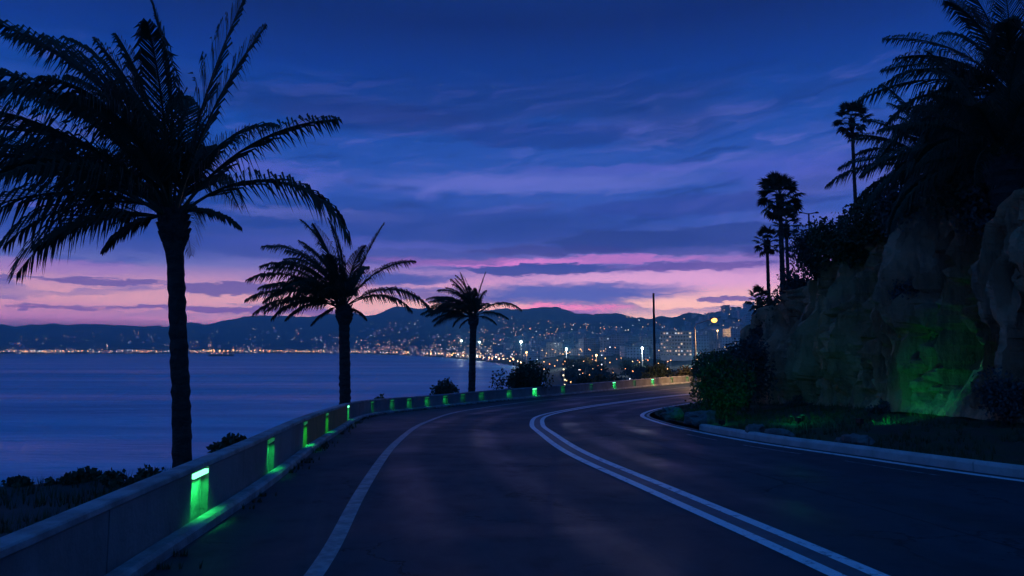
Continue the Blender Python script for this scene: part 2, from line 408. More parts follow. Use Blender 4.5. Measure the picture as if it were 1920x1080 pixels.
lk_.new(q.v('ADD', c, q.v('SCALE', q.noise(c, 1.6, 5, .7).outputs['Color'], .9)), vo.inputs['Vector'])
crack = q.m('MULTIPLY', q.ss(vo.outputs['Distance'], .014, .004), q.ss(big, .46, .60))
seam = q.ss(q.m('ABSOLUTE', q.m('SUBTRACT', q.m('ADD', us.outputs[0], q.m('MULTIPLY', mid, .06)), 2.05)), .022, .010)
colr = q.mix(q.m('MULTIPLY', q.m('MAXIMUM', crack, seam), .8), colr, (.007, .008, .009))
lk_.new(colr, b.inputs['Base Color'])
lk_.new(q.m('SUBTRACT', q.m('ADD', q.ss(big, .3, .7, .46, .72), q.m('MULTIPLY', mid, .12)), q.m('MULTIPLY', tr, .14)), b.inputs['Roughness'])
b.inputs['Specular IOR Level'].default_value = .22
bn = q.n('ShaderNodeBump'); bn.inputs['Strength'].default_value = .5; bn.inputs['Distance'].default_value = .010
lk_.new(q.m('SUBTRACT', q.m('ADD', fine, q.m('MULTIPLY', mid, .6)), q.m('MULTIPLY', crack, 1.5)), bn.inputs['Height']); lk_.new(bn.outputs[0], b.inputs['Normal'])
N = 260; nc = 24
ls = arc(wall_c); lk = arc(kerb_c)
A_ = np.stack([np.interp(np.linspace(0, ls[-1], N), ls, wall_c[:, k]) for k in (0, 1)], 1)
wn_full = normals(A_); A_ = A_ + wn_full * .05
# pair each wall point with the kerb point across the road, kept in order
jj = np.array([nearest(kerb_c, *p)[0] for p in A_]); jj = np.maximum.accumulate(jj)
kk = np.interp(np.arange(N), np.arange(N), lk[jj])
for _ in range(40): kk[1:-1] = .25 * kk[:-2] + .5 * kk[1:-1] + .25 * kk[2:]
kk[0] = 0; kk[-1] = lk[-1]
B_ = np.stack([np.interp(kk, lk, kerb_c[:, k]) for k in (0, 1)], 1)
mb = MB()
for i in range(N):
    for j in range(nc + 1):
        p = A_[i] + (B_[i] - A_[i]) * (j / nc); mb.v.append((p[0], p[1], float(road_z(p[1]))))
mb.f = [(i * (nc + 1) + j, i * (nc + 1) + j + 1, (i + 1) * (nc + 1) + j + 1, (i + 1) * (nc + 1) + j) for i in range(N - 1) for j in range(nc)]
mb.mi = [0] * len(mb.f)
cn_ = normals(cen_c); cL = arc(cen_c); uvs = []
for x, y, z in mb.v:
    j, d = nearest(cen_c, x, y); uvs.append(((x - cen_c[j, 0]) * -cn_[j, 0] + (y - cen_c[j, 1]) * -cn_[j, 1], cL[j]))
def with_uv(o):
    l = o.data.uv_layers.new(name='lane'); l.data.foreach_set('uv', [w for lp in o.data.loops for w in uvs[lp.vertex_index]]); return o
road = struct(with_uv(mb.build('road', m_asph, smooth=True)), 'dark two-lane asphalt road bending right along the coast')

m_paint = bpy.data.materials.new('worn_road_paint'); m_paint.use_nodes = True
q = G(m_paint.node_tree); b = m_paint.node_tree.nodes['Principled BSDF']; b.inputs['Roughness'].default_value = .5
c = q.n('ShaderNodeTexCoord').outputs['Object']
wr = q.noise(c, 7, 7, .72).outputs[0]; wr2 = q.noise(c, 60, 3, .7).outputs[0]
f_ = q.m('MULTIPLY', q.ss(wr, .52, .66), .8)
colr = q.mix(f_, q.mix(q.ss(wr2, .35, .7), (.85, .85, .85), (.70, .70, .70)), (.09, .09, .095))
m_paint.node_tree.links.new(colr, b.inputs['Base Color'])
m_paint2 = mat('faded_road_paint', (.05, .05, .054), .5, (.30, .30, .30), 9, 0)
def ribbon(name, c, off, w, m_, dz=.004, parent=road, label=None):
    mb = MB(); nn = normals(c)
    for i in range(len(c)):
        for s_ in (-.5, .5):
            p = c[i] + nn[i] * (off + s_ * w); mb.v.append((p[0], p[1], float(road_z(p[1])) + dz))
    mb.f = [(2 * i, 2 * i + 1, 2 * i + 3, 2 * i + 2) for i in range(len(c) - 1)]; mb.mi = [0] * len(mb.f)
    o = mb.build(name, m_, parent)
    if label: o['label'] = label
    return o
m_strip = mat('grey_strip', (.075, .077, .085), .55, (.11, .11, .115), 5)
ribbon('centre_strip', cen_c, -.16, .20, m_strip)
ribbon('centre_line', cen_c, 0, .135, m_paint, .005)
ribbon('centre_line', cen_c, -.32, .135, m_paint, .005)
ribbon('edge_line', edge_c, 0, .15, m_paint2 if False else mat('edge_paint', (.40, .39, .38), .55, (.20, .20, .20), 6))
Lk = arc(kerb_c)
i0 = nearest(kerb_c, *on_road(1310, 806))[0]; s_k = Lk[i0]
ribbon('edge_line', kerb_c, .27, .16, m_paint)
ribbon('edge_line', sub(kerb_c, s_k, Lk[-1] - 2), .05, .10, mat('edge_paint', (.4, .39, .38)))
L_ = arc(kerb_c); s0 = L_[nearest(kerb_c, *on_road(1920, 897))[0]]
for a in range(5): ribbon('lane_dash', sub(kerb_c, max(.1, s0 - 4.5 + a * 2.6), s0 - 2.9 + a * 2.6), .82 + .0 * a, .07, m_paint2, .004)

# kerb: single stones, joints left open
m_kerb = mat('kerb_stone', (.52, .54, .52), .75, (.38, .40, .38), 3, .4, 30)
kr = link('kerb', None); struct(kr, 'pale concrete kerb along the verge under the rock face')
s_ = s_k; kprof = [(0, 0), (.0, .11), (-.02, .14), (-.05, .155), (-.17, .155), (-.20, .12), (-.20, -.1), (0, -.1)]
kp = [(o, h) for o, h in kprof]
while s_ > 1.2:
    a_ = max(.2, s_ - 1.6 - random.uniform(-.15, .15)); mb = MB()
    sweep(mb, sub(kerb_c, a_ + .012, s_, .4), [(o, h + random.uniform(-.004, .004)) for o, h in kp])
    mb.build('kerb_stone', m_kerb, kr); s_ = a_

# ------------------------------------------------------------------ verge, rock face, hill above
fo_tab = ([0, 14, s_k - 14, s_k - 8, s_k - 3, s_k + 3, s_k + 8, s_k + 14, s_k + 24, 200], [2.4, 2.6, 2.9, 3.6, 4.7, 5.0, 4.6, 3.8, 3.0, 3.0])
ht_tab = ([0, s_k - 18, s_k - 10, s_k - 5, s_k, s_k + 4, s_k + 8, s_k + 14, s_k + 22, 200], [3.5, 3.4, 3.8, 4.9, 5.6, 5.0, 4.1, 3.6, 3.2, 3.2])
kc = spline(kerb_c, .14, 1); kn = -normals(kc); kL = arc(kc); kz = road_z(kc[:, 1])
# smooth the normals well so the inner side of the bend does not fold
for _ in range(600): kn[1:-1] = .25 * kn[:-2] + .5 * kn[1:-1] + .25 * kn[2:]
kn /= np.linalg.norm(kn, axis=1)[:, None]
VN = 16; FN = 64; TN = 10
mv = MB(); mf = MB()
top_edge = []
for i in range(len(kc)):
    s_ = kL[i]; fo = np.interp(s_, *fo_tab); ht = np.interp(s_, *ht_tab)
    fo += .35 * fbm(s_ * .25, 4.4, 0, 3)
    for j in range(VN + 1):                            # the verge rises towards the rock
        u = j / VN; n_ = .20 + (fo + .5 - .2) * u
        p = kc[i] + kn[i] * n_
        z = kz[i] + .06 + .50 * u ** 1.8 + (.09 * fbm(p[0] * 1.1, p[1] * 1.1, 2, 4) * min(1, u * 4))
        mv.v.append((p[0], p[1], z))
    for j in range(FN + TN + 1):
        u = j / FN
        if u <= 1:
            zc = ht * u; back = .95 * u ** 1.4 + .22 * math.sin(u * 9 + s_ * .2)
        else:
            zc = ht + (u - 1) * 2.4; back = .95 + .22 * math.sin(9 + s_ * .2) + (u - 1) * 9
        q0 = kc[i] + kn[i] * fo
        # deep vertical gullies, buttresses, ledges
        gu = fbm(s_ * .42 + .25 * math.sin(zc), zc * .07, 1.7, 3)
        rid = 1 - abs(fbm(s_ * .95 + .3 * zc * .25, zc * .16, 6.1, 4)) * 2
        led = fbm(s_ * .25, zc * 1.3, 8.8, 4)
        fin = fbm(s_ * 2.8, zc * 1.1, 5.2, 5)
        am = min(1, u * 5) * (1 if u <= 1 else max(.3, 1 - (u - 1) * 4))
        val = max(0, 1 - abs(fbm(s_ * .80 + .10 * zc + .25 * fin, zc * .05, 3.3, 3)) * 3.0)
        val2 = max(0, 1 - abs(fbm(s_ * 2.3 - .15 * zc, zc * .16 + 7, 9.3, 3)) * 3.2)
        disp = am * (.60 * gu + 1.45 * val ** 1.1 + .60 * val2 + .20 * rid + .08 * led + .20 * fin + .07 * fbm(s_ * 6.5, zc * 4.5, 2.2, 3) - .45)
        p = q0 + kn[i] * (back + disp)
        mf.v.append((p[0], p[1], kz[i] + .42 + zc + .10 * led))
    top_edge.append((q0 + kn[i] * 1.2).tolist() + [kz[i] + .42 + ht])
def gridf(mb, rows, cols):
    mb.f = [(i * cols + j, i * cols + j + 1, (i + 1) * cols + j + 1, (i + 1) * cols + j) for i in range(rows - 1) for j in range(cols - 1)]; mb.mi = [0] * len(mb.f)
gridf(mv, len(kc), VN + 1); gridf(mf, len(kc), FN + TN + 1)
m_verge = mat('verge_soil', (.05, .048, .03), .95, (.035, .06, .02), 1.6, .8, 14)
struct(mv.build('verge', m_verge, smooth=True), 'rough grassy verge between kerb and rock face')
m_rock = bpy.data.materials.new('red_earth_rock'); m_rock.use_nodes = True
q = G(m_rock.node_tree); b = m_rock.node_tree.nodes['Principled BSDF']; b.inputs['Roughness'].default_value = .95; b.inputs['Specular IOR Level'].default_value = .15
c = q.n('ShaderNodeTexCoord').outputs['Object']
n1 = q.noise(c, .55, 6, .65, .5).outputs[0]; n2 = q.noise(q.v('MULTIPLY', c, (1, 1, .25)), 2.6, 6, .7).outputs[0]; n3 = q.noise(c, 11, 6, .7).outputs[0]
colr = q.mix(q.ss(n1, .35, .65), (.50, .21, .10), (.58, .30, .17))
colr = q.mix(q.m('MULTIPLY', q.ss(n2, .45, .7), .75), colr, (.14, .08, .055))
colr = q.mix(q.m('MULTIPLY', q.ss(n3, .5, .75), .5), colr, (.36, .24, .17))
m_rock.node_tree.links.new(colr, b.inputs['Base Color'])
bn = q.n('ShaderNodeBump'); bn.inputs['Strength'].default_value = 1.; bn.inputs['Distance'].default_value = .12
m_rock.node_tree.links.new(q.m('ADD', n2, q.m('MULTIPLY', n3, .45)), bn.inputs['Height']); m_rock.node_tree.links.new(bn.outputs[0], b.inputs['Normal'])
struct(mf.build('rock_face', m_rock, smooth=False), 'steep red-brown earth and rock cutting above the verge')
te = np.array(top_edge)
def hill_z(x, y):
    d = np.hypot(te[:, 0] - x, te[:, 1] - y); w = 1 / (d + .6) ** 3
    z0 = float((w * te[:, 2]).sum() / w.sum()); dm = float(d.min())
    return z0 - .25 + .38 * min(dm, 9) + .10 * max(0, dm - 9) + .3 * fbm(x * .3, y * .3, 1, 4)
kpoly = kc
def inside(x, y):                                     # how far right of the kerb line
    j, d = nearest(kpoly, x, y); v = np.array([x, y]) - kpoly[j]
    return d if float(v @ kn[j]) > 0 else -d
mb = MB(); gx = np.arange(5, 60, .9); gy = np.arange(-12, 62, .9); ok = np.zeros((len(gx), len(gy)), bool)
for i, x in enumerate(gx):
    for j, y in enumerate(gy):
        ins = inside(x, y); jn = nearest(kpoly, x, y)[0]; fo = np.interp(kL[jn], *fo_tab)
        ok[i, j] = ins > fo + 1.5
        mb.v.append((x, y, hill_z(x, y) if ins > 0 else 0))
H_ = len(gy)
for i in range(len(gx) - 1):
    for j in range(len(gy) - 1):
        if ok[i, j] and ok[i + 1, j] and ok[i, j + 1] and ok[i + 1, j + 1]: mb.add([], [(i * H_ + j, (i + 1) * H_ + j, (i + 1) * H_ + j + 1, i * H_ + j + 1)]) if False else (mb.f.append((i * H_ + j, (i + 1) * H_ + j, (i + 1) * H_ + j + 1, i * H_ + j + 1)), mb.mi.append(0))
m_hill = mat('dry_hill_soil', (.05, .045, .03), .95, (.03, .05, .02), .8, .8, 6)
struct(mb.build('hillside', m_hill, smooth=True), 'scrubby hillside above the rock face')

# ------------------------------------------------------------------ parapet wall of cast panels with lamp niches
m_conc = mat('parapet_concrete', (.25, .25, .25), .8, (.165, .165, .165), 1.3, .5, 22, stretch=(1, 1, .6), detail=9)
m_cope = mat('parapet_coping', (.42, .42, .43), .75, (.22, .22, .22), 3, .4, 30, detail=8)
m_ochre = mat('ochre_panel', (.42, .24, .09), .85, (.30, .18, .08), 4, .3, 30)
m_dark = mat('dark_metal', (.03, .03, .035), .45, metal=.6)
green_on = mat('green_lamp_bright', (.2, .8, .4), .4, emit=(.16, 1, .42), es=3.2)
green_dim = mat('green_lamp_dim', (.1, .5, .2), .4, emit=(.05, 1, .22), es=.12)
wL = arc(wall_c)
def wall_s(px, bottom=False):                         # where a pixel column crosses the wall's front
    rt = [(wall_c[i, 0] / wall_c[i, 1] * F / 1 + 960, wL[i]) for i in range(len(wall_c)) if wall_c[i, 1] > 2.5]
    # the column runs right along the visible wall; nearest match, far part of the curve first for the right half
    best = min(rt, key=lambda e: abs(e[0] - px)); return best[1]
niches = [wall_s(x) for x in (378, 515, 578, 617, 657, 700, 735, 772, 805, 833, 870, 907, 953, 1004, 1057, 1105, 1148, 1188, 1220, 1258, 1288)]
bright = {0: 1, 4: .8, 13: 1, 16: .9, 18: .8}; glow = [1, .55, .8, .6, .8, .10, .12, .18, .2, .22, .05, .08, .15, 1, .12, .03, 1, .08, .9, .1, .14]
niches = sorted(niches); nx = []
for s_ in niches:
    if not nx or s_ - nx[-1] > 1.0: nx.append(s_)
niches = nx
print('niches', [round(v, 1) for v in niches])
s = niches[0] - 6.6; pre = []
while s > 1.5: pre.append(s); s -= 3.1
s = niches[-1] + 3.1; post = []
while s < wL[-1] - 1.5: post.append(s); s += 3.1
cuts = sorted(pre) + niches + post; base_i = len(pre)
wall = thing('parapet_wall', 'low grey concrete parapet with recessed niches following the outer side of the bend', 'wall')
NW = .21
def wb(name, a, b_, prof, m_):
    mb = MB(); sweep(mb, sub(wall_c, a, b_, .35), prof); return mb.build(name, m_, wall)
def rect(o0, o1, z0, z1, bv=.012): return [(o0, z0), (o0, z1 - bv), (o0 + bv, z1), (o1 - bv, z1), (o1, z1 - bv), (o1, z0)]
for i in range(len(cuts) + 1):
    a = .2 if i == 0 else cuts[i - 1] + NW; b_ = wL[-1] - .2 if i == len(cuts) else cuts[i] - NW
    k_ = i - base_i
    pm = m_ochre if k_ in (3, 4) else m_conc  # two runs of panels get an ochre base colour
    cut_n = max(1, round((b_ - a) / 1.45))
    for w_ in range(cut_n):
        a1, a2 = a + (b_ - a) * w_ / cut_n, a + (b_ - a) * (w_ + 1) / cut_n; of = random.uniform(-.004, .006)
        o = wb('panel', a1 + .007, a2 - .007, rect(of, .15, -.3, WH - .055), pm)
        if pm is m_ochre: o['label'] = 'ochre-toned wall panel'
    jit = random.uniform(-.001, .006)
    wb('coping', a - NW + .004, b_ + NW - .004, rect(-.012, .165, WH - .053 + jit, WH + jit, .012), m_cope)
    wb('ledge', a - NW + .004, b_ + NW - .004, rect(-.17, -.003, -.2, .105, .03), m_cope)
for s_ in cuts: wb('niche_back', s_ - NW + .002, s_ + NW - .002, rect(.07, .148, -.3, WH - .056), m_conc)
def frame_at(s_):
    p = np.array([np.interp(s_, wL, wall_c[:, k]) for k in (0, 1)])
    e = np.array([np.interp(s_ + .1, wL, wall_c[:, k]) for k in (0, 1)]) - np.array([np.interp(s_ - .1, wL, wall_c[:, k]) for k in (0, 1)])
    return p, math.atan2(e[1], e[0])
mb = MB(); mb.box((0, .046, 0), (.38, .04, .055)); me_house = mb.mesh('housing', m_dark)
mb = MB(); mb.box((0, .008, -.002), (.36, .034, .042)); me_on = mb.mesh('light_bar', green_on); 
mb = MB(); mb.box((0, .008, -.002), (.36, .034, .042)); me_off = mb.mesh('light_bar', green_dim)
for i, s_ in enumerate(cuts):
    k_ = i - base_i
    gl = glow[k_] if 0 <= k_ < len(glow) else .3
    on = k_ in bright
    p, an = frame_at(s_)
    lamp = thing('wall_lamp', 'bar lamp glowing bright green in a niche of the parapet' if on else 'dim green bar lamp tucked in a niche of the parapet', 'lamp',
                 (p[0], p[1], float(road_z(p[1])) + WH - .10), an, 'bright green lamps along the parapet' if on else 'dim green lamps along the parapet')
    link('housing', me_house, lamp); link('light_bar', me_on if on else me_off, lamp)
    ld = bpy.data.lights.new('lamp_light', 'AREA'); ld.shape = 'RECTANGLE'; ld.size = .34; ld.size_y = .03
    ld.energy = 2.6 * gl; ld.color = (.02, 1, .16); ld.spread = R(105)
    lo = bpy.data.objects.new('lamp_light', ld); col.objects.link(lo); lo.parent = lamp
    lo.location = (0, -.012, -.045); lo.rotation_euler = (R(16), 0, 0)

# ------------------------------------------------------------------ palms
m_frond = mat('palm_leaf', (.028, .045, .022), .6, (.045, .06, .03), 2)
m_dead = mat('dead_palm_leaf', (.09, .05, .03), .85, (.06, .035, .02), 4)
m_trunk = mat('palm_trunk', (.07, .055, .045), .95, (.035, .028, .024), 5, .9, 16, stretch=(1, 1, 2.5))
def frond_mesh(L=3., e0=60., bend=70., n=58, lw=.62, wind=0., seed=0, m_=None, width=.036, name='frond'):
    # local frame: grows towards +x, up is +z, y is sideways
    rr = random.Random(seed); mb = MB(); S = 15; pts = []; p = Vector((0, 0, 0)); tw = rr.uniform(-.25, .25)
    for i in range(S + 1):
        u = i / S; e = R(e0 - bend * u ** 1.25); pts.append((p.copy(), Vector((math.cos(e), .18 * tw * u, math.sin(e))).normalized()))
        p = p + pts[-1][1] * (L / S)
    mb.tube([a for a, _ in pts], [.030 * (1 - .88 * i / S) for i in range(S + 1)], 4, False)
    for i in range(n):
        u = .16 + .84 * (i + .5) / n; f = u * S; k = min(S - 1, int(f)); w = f - k
        o = pts[k][0].lerp(pts[k + 1][0], w); tg = pts[k][1].lerp(pts[k + 1][1], w).normalized()
        sidev = tg.cross(Vector((0, 0, 1)))
        sidev = sidev.normalized() if sidev.length > .05 else Vector((0, 1, 0))
        upv = sidev.cross(tg).normalized()
        ll = lw * (math.sin(math.pi * min(1, (u * .86 + .14)) ** .8) ** .6 * .9 + .12) * rr.uniform(.85, 1.1)
        for sg in (-1, 1):
            fw = .75 + .7 * u
            d = (tg * fw + sidev * sg * rr.uniform(.75, 1.0) + upv * rr.uniform(.0, .38)).normalized()
            mid = o + d * ll * .52; tip = o + d * ll * .80 + Vector((0, 0, -1)) * ll * rr.uniform(.26, .66) + Vector((wind, 0, 0)) * ll
            wv = (upv * .6 + tg * .8).normalized() * width
            mb.add([o - wv * .35, o + wv * .35, mid + wv * .5, mid - wv * .5, tip], [(0, 1, 2, 3), (3, 2, 4)])
    return mb.mesh(name, m_ or m_frond)
def trunk_mesh(h, r0, r1, lean=(0, 0), bulge=1.75, seed=0, blen=.75, rings=9):
    rr = random.Random(seed); mb = MB(); n = 14; st = int(h / .11); vs = []
    for i in range(st + 1):
        u = i / st; z = h * u; r_ = r0 + (r1 - r0) * u
        bl = math.exp(-((z - (h - .30)) / (.34 * blen)) ** 2); r_ *= 1 + (bulge - 1) * bl
        r_ *= 1.07 if i % 2 else .97
        cx, cy_ = lean[0] * u ** 1.3, lean[1] * u ** 1.3
        for k in range(n):
            a = 2 * math.pi * k / n + (i % 2) * .22; rj = r_ * (1 + rr.uniform(-.07, .07))
            vs.append((cx + rj * math.cos(a), cy_ + rj * math.sin(a), z + rr.uniform(-.015, .015)))
    fs = [(i * n + k, i * n + (k + 1) % n, (i + 1) * n + (k + 1) % n, (i + 1) * n + k) for i in range(st) for k in range(n)]
    fs.append(tuple(st * n + k for k in range(n))); mb.add(vs, fs)
    # stubs of cut leaf bases around the head
    for k in range(34):
        a = k * 2.4; z = h - .75 * blen + .72 * blen * k / 34
        r_ = r1 * (1.15 + .5 * math.exp(-((z - (h - .3)) / .3) ** 2)); u = z / h
        c0 = Vector((lean[0] * u ** 1.3 + r_ * .8 * math.cos(a), lean[1] * u ** 1.3 + r_ * .8 * math.sin(a), z))
        mb.tube([c0, c0 + Vector((math.cos(a) * .09, math.sin(a) * .09, .15))], [.05, .02], 4)
    return mb.mesh('trunk', m_trunk)
# the three sea-side palms lean their fronds with the wind (to -x)
WIND = [ # azimuth deg (180 = downwind), first elevation, bend, length
 (178, 84, 50, 1.0), (186, 74, 62, 1.05), (172, 66, 72, 1.05), (181, 56, 70, 1.08), (188, 46, 66, 1.08), (174, 37, 62, 1.06), (183, 26, 55, 1.0), (177, 18, 60, .9), (180, 8, 60, .62), (185, -18, 40, .4),
 (185, 93, 22, .95), (160, 88, 30, .95), (10, 80, 14, .98), (355, 70, 30, 1.0), (3, 56, 52, .92), (358, 40, 92, 1.05), (8, 26, 72, .72), (352, -8, 60, .42), (5, 30, 110, .9),
 (150, 70, 65, 1.0), (140, 55, 66, 1.0), (130, 40, 70, 1.0), (148, 30, 60, 1.0), (212, 72, 60, 1.0), (222, 58, 68, 1.0), (232, 40, 70, 1.0), (214, 32, 60, 1.0), (200, 62, 68, 1.0), (160, 52, 66, 1.05), (165, 78, 52, 1.0), (197, 82, 48, 1.0),
 (100, 66, 70, .9), (86, 48, 80, .9), (72, 72, 55, .85), (112, 30, 70, .9), (258, 66, 70, .9), (272, 46, 80, .9), (285, 72, 55, .85), (248, 30, 70, .9), (118, 78, 40, .95), (240, 80, 42, .95), (40, 60, 70, .8), (320, 58, 75, .8), (205, 42, 62, 1.05), (155, 42, 66, 1.05), (195, 20, 55, .95), (163, 16, 55, .92)]
frond_cache = {}
def get_frond(e0, bend, L, seed, dead=False):
    key = (round(e0 / 6), round(bend / 8), round(L / .15), seed % 3, dead)
    if key not in frond_cache: frond_cache[key] = frond_mesh(L, e0, bend, seed=seed, m_=m_dead if dead else None, lw=.255 * L, n=66)
    return frond_cache[key]
RIGHT = {1: [(4, 84, 14, 1.08), (0, 76, 22, .95), (2, 62, 58, .86), (357, 40, 112, 1.0), (5, 8, 60, .3)],
         2: [(6, 72, 14, 1.02), (357, 56, 62, .95), (3, 38, 96, 1.08), (8, 28, 84, .78), (352, -8, 50, .3)],
         3: [(4, 82, 12, 1.0), (356, 42, 88, 1.0), (2, 18, 60, .75), (350, 2, 60, .5)]}
def wind_palm(label, px, base_py, D, crown_py, L, r_t, lean_px, seed, az_off=0, drop=0.):
    fr_ = [f for f in WIND if 62 < f[0] < 298] + RIGHT[seed]
    rr = random.Random(seed)
    top = at(px + lean_px, crown_py, D); bx = at(px, base_py, D)
    gz = ground(bx.x, bx.y) - .15
    h = top.z - gz
    p = thing('palm_tree', label, 'palm tree', (bx.x, bx.y, gz), 0, 'date palms behind the parapet')
    link('trunk', trunk_mesh(h, r_t, r_t * .86, (top.x - bx.x, 0), 1.7, seed), p)
    for i, (a, e, bd, l) in enumerate(fr_):
        if 100 < a < 260 and rr.random() < drop: continue
        if 62 < a < 298: l *= rr.uniform(.88, 1.1); a += az_off; bd += rr.uniform(-10, 16)
        e += rr.uniform(-4, 4); l2 = L * l * rr.uniform(.93, 1.05); dead = e < 0
        me = get_frond(e, bd, l2, rr.randrange(99), dead)
        f_ = link('frond', me, p); f_.location = (top.x - bx.x + .05 * math.cos(R(a)), .05 * math.sin(R(a)), h - .04 + rr.uniform(-.14, .06))
        f_.rotation_euler = (rr.uniform(-.12, .12), 0, R(a + rr.uniform(-5, 5)))
        f_.scale = (rr.uniform(.95, 1.05),) * 3
    return p
wind_palm('tallest windblown date palm behind the wall by the first bright green lamp', 345, 868, 10.6, 392, 3.4, .135, -22, 1)
wind_palm('windblown date palm behind the ochre wall panels, medium size', 648, 758, 22.5, 572, 2.95, .185, -3, 2, 14, .08)
wind_palm('smallest windblown date palm beside round bushes behind the wall', 884, 738, 38.5, 592, 2.7, .20, 4, 3, -16, .22)

def crown_palm(label, px, py, D, L, nf, seed, tilt=0., trunk_h=2.5):
    rr = random.Random(seed); top = at(px, py, D)
    gz = hill_z(top.x, top.y) - .3
    p = thing('palm_tree', label, 'palm tree', (top.x, top.y, gz), 0, 'date palms on the hillside')
    h = max(1.2, top.z - gz)
    link('trunk', trunk_mesh(h, .30, .26, (0, 0), 1.4, seed), p)
    for i in range(nf):
        a = i * 137.5 + rr.uniform(-12, 12); e = 88 - 92 * ((i + .5) / nf) ** .85; bd = 48 + 40 * (i / nf) + rr.uniform(-8, 8)
        me = get_frond(e, bd, L * rr.uniform(.85, 1.05), rr.randrange(99))
        f_ = link('frond', me, p); f_.location = (.1 * math.cos(R(a)), .1 * math.sin(R(a)), h - .05); f_.rotation_euler = (rr.uniform(-.15, .15), 0, R(a))
    return p
crown_palm('large dark date palm highest on the hillside with arching fronds', 1905, 175, 16.5, 3.5, 44, 21)
crown_palm('large dark date palm with fronds hanging over the rock face', 1775, 325, 20.5, 3.3, 48, 22)
crown_palm('dark date palm low on the slope under the larger ones', 1885, 345, 15.0, 2.9, 40, 23)

# fan palms: round heads of stiff fans on thin trunks
def fan_mesh(R0=.62, n=15, seed=0, m_=None):
    rr = random.Random(seed); mb = MB()
    mb.tube([(0, 0, 0), (.40, 0, .03), (.78, 0, 0)], [.018, .014, .01], 4, False)
    c0 = Vector((.74, 0, 0))
    for i in range(n):
        a = R(-105 + 210 * (i + .5) / n + rr.uniform(-3, 3)); l = R0 * (1 - .22 * (abs(a) / R(105)) ** 2) * rr.uniform(.88, 1.05)
        d = Vector((math.cos(a), math.sin(a), rr.uniform(-.05, .05))); s_ = Vector((-d.y, d.x, 0)); z = Vector((0, 0, 1))
        m1 = c0 + d * l * .6; tip = c0 + d * l * .97 - z * l * rr.uniform(.12, .38)
        mb.add([c0, m1 + s_ * .055 - z * .02, m1 - s_ * .055 - z * .02, m1 + z * .02, tip], [(0, 2, 3), (0, 3, 1), (1, 3, 4), (3, 2, 4)])
    return mb.mesh('leaf', m_ or m_frond)
fans = [fan_mesh(.62, 16, k) for k in range(3)]; dfans = [fan_mesh(.5, 14, 7, m_dead)]
def fan_palm(label, px, py, D, base_py, sc=1., r_t=.12, seed=0, nl=27, on_hill=True):
    rr = random.Random(seed); top = at(px, py, D); bs = at(px, base_py, D)
    gz = min(bs.z, hill_z(top.x, top.y)) - .4
    p = thing('fan_palm', label, 'palm tree', (top.x, top.y, gz), rr.uniform(0, 6), 'fan palms on the hilltop')
    h = top.z - gz
    link('trunk', trunk_mesh(h, r_t * 1.25, r_t * .85, (0, 0), 1.5, seed, .9), p)
    for i in range(nl):
        u = (i + .5) / nl; e = 84 - 138 * u
        f_ = link('leaf', fans[i % 3] if e > -42 else dfans[0], p)
        f_.location = (0, 0, h - .25 * u); f_.rotation_euler = (rr.uniform(-.4, .4), R(-e), R(i * 137.5)); f_.scale = (sc * rr.uniform(.85, 1.08),) * 3
    return p
fan_palm('tallest slender fan palm standing alone on the hilltop', 1597, 222, 40, 440, .92, .10, 31)
fan_palm('fullest fan palm in the cluster beside the double street lamp', 1462, 366, 33, 545, .95, .11, 32, 34)
fan_palm('fan palm half hidden behind the fullest one in the cluster', 1474, 420, 37, 545, .68, .09, 33, 24)
fan_palm('slim fan palm on the outer side of the cluster', 1438, 450, 34, 545, .60, .08, 34, 26)
fan_palm('very short fan palm at the edge of the rock face', 1424, 560, 31, 590, .52, .07, 35, 22)

# ------------------------------------------------------------------ bushes: stems with leaf clumps through the volume
m_leaf = mat('bush_leaf', (.035, .06, .028), .65, (.06, .085, .04), 1.2)
m_leaf_grey = mat('grey_bush_leaf', (.07, .085, .075), .75, (.05, .06, .05), 1.5)
m_stem = mat('bush_stem', (.06, .045, .03), .9)
def leaf_cloud(w, d, h, n, ls, seed, lobes=9):
    rr = random.Random(seed); mb = MB(); cs = []
    for i in range(lobes):
        a = rr.uniform(0, 6.28); q_ = rr.uniform(.1, .62)
        zz = rr.uniform(.25, .80); cs.append((Vector((math.cos(a) * q_ * w / 2, math.sin(a) * q_ * d / 2, zz * h)), rr.uniform(.22, .40) * min(w, d, h * 1.25)))
    for i in range(n):
        c0, r_ = cs[rr.randrange(lobes)]
        v = Vector((rr.gauss(0, 1), rr.gauss(0, 1), rr.gauss(0, 1))).normalized() * r_ * (rr.random() ** .35) * (1.12 if rr.random() < .12 else 1)
        p = c0 + v
        if p.z < .02: p.z = abs(p.z) + .02
        a = Vector((rr.gauss(0, 1), rr.gauss(0, 1), rr.gauss(0, .7) + .25)).normalized(); b2 = a.orthogonal().normalized()
        b2.rotate(Matrix.Rotation(rr.uniform(0, 6.28), 3, a)); l = ls * rr.uniform(.7, 1.35); w2_ = l * .36; cr = a.cross(b2)
        mb.add([p, p + b2 * l * .5 + cr * w2_, p + b2 * l, p + b2 * l * .5 - cr * w2_], [(0, 1, 2, 3)])
    return mb, cs
def bush(label, pos, w, d, h, n=2600, ls=.11, seed=0, m_=None, group=None, lobes=9, name='bush'):
    p = thing(name, label, 'bush', pos, 0, group)
    mb, cs = leaf_cloud(w, d, h, n, ls, seed, lobes); mb.build('leaves', m_ or m_leaf, p)
    sm = MB()
    for c0, r_ in cs: sm.tube([(0, 0, -.1), c0 * .5 + Vector((0, 0, .05)), c0], [.03, .02, .008], 5, False)
    sm.build('stem', m_stem, p); return p
def on_z(px, py, D): return at(px, py, D)
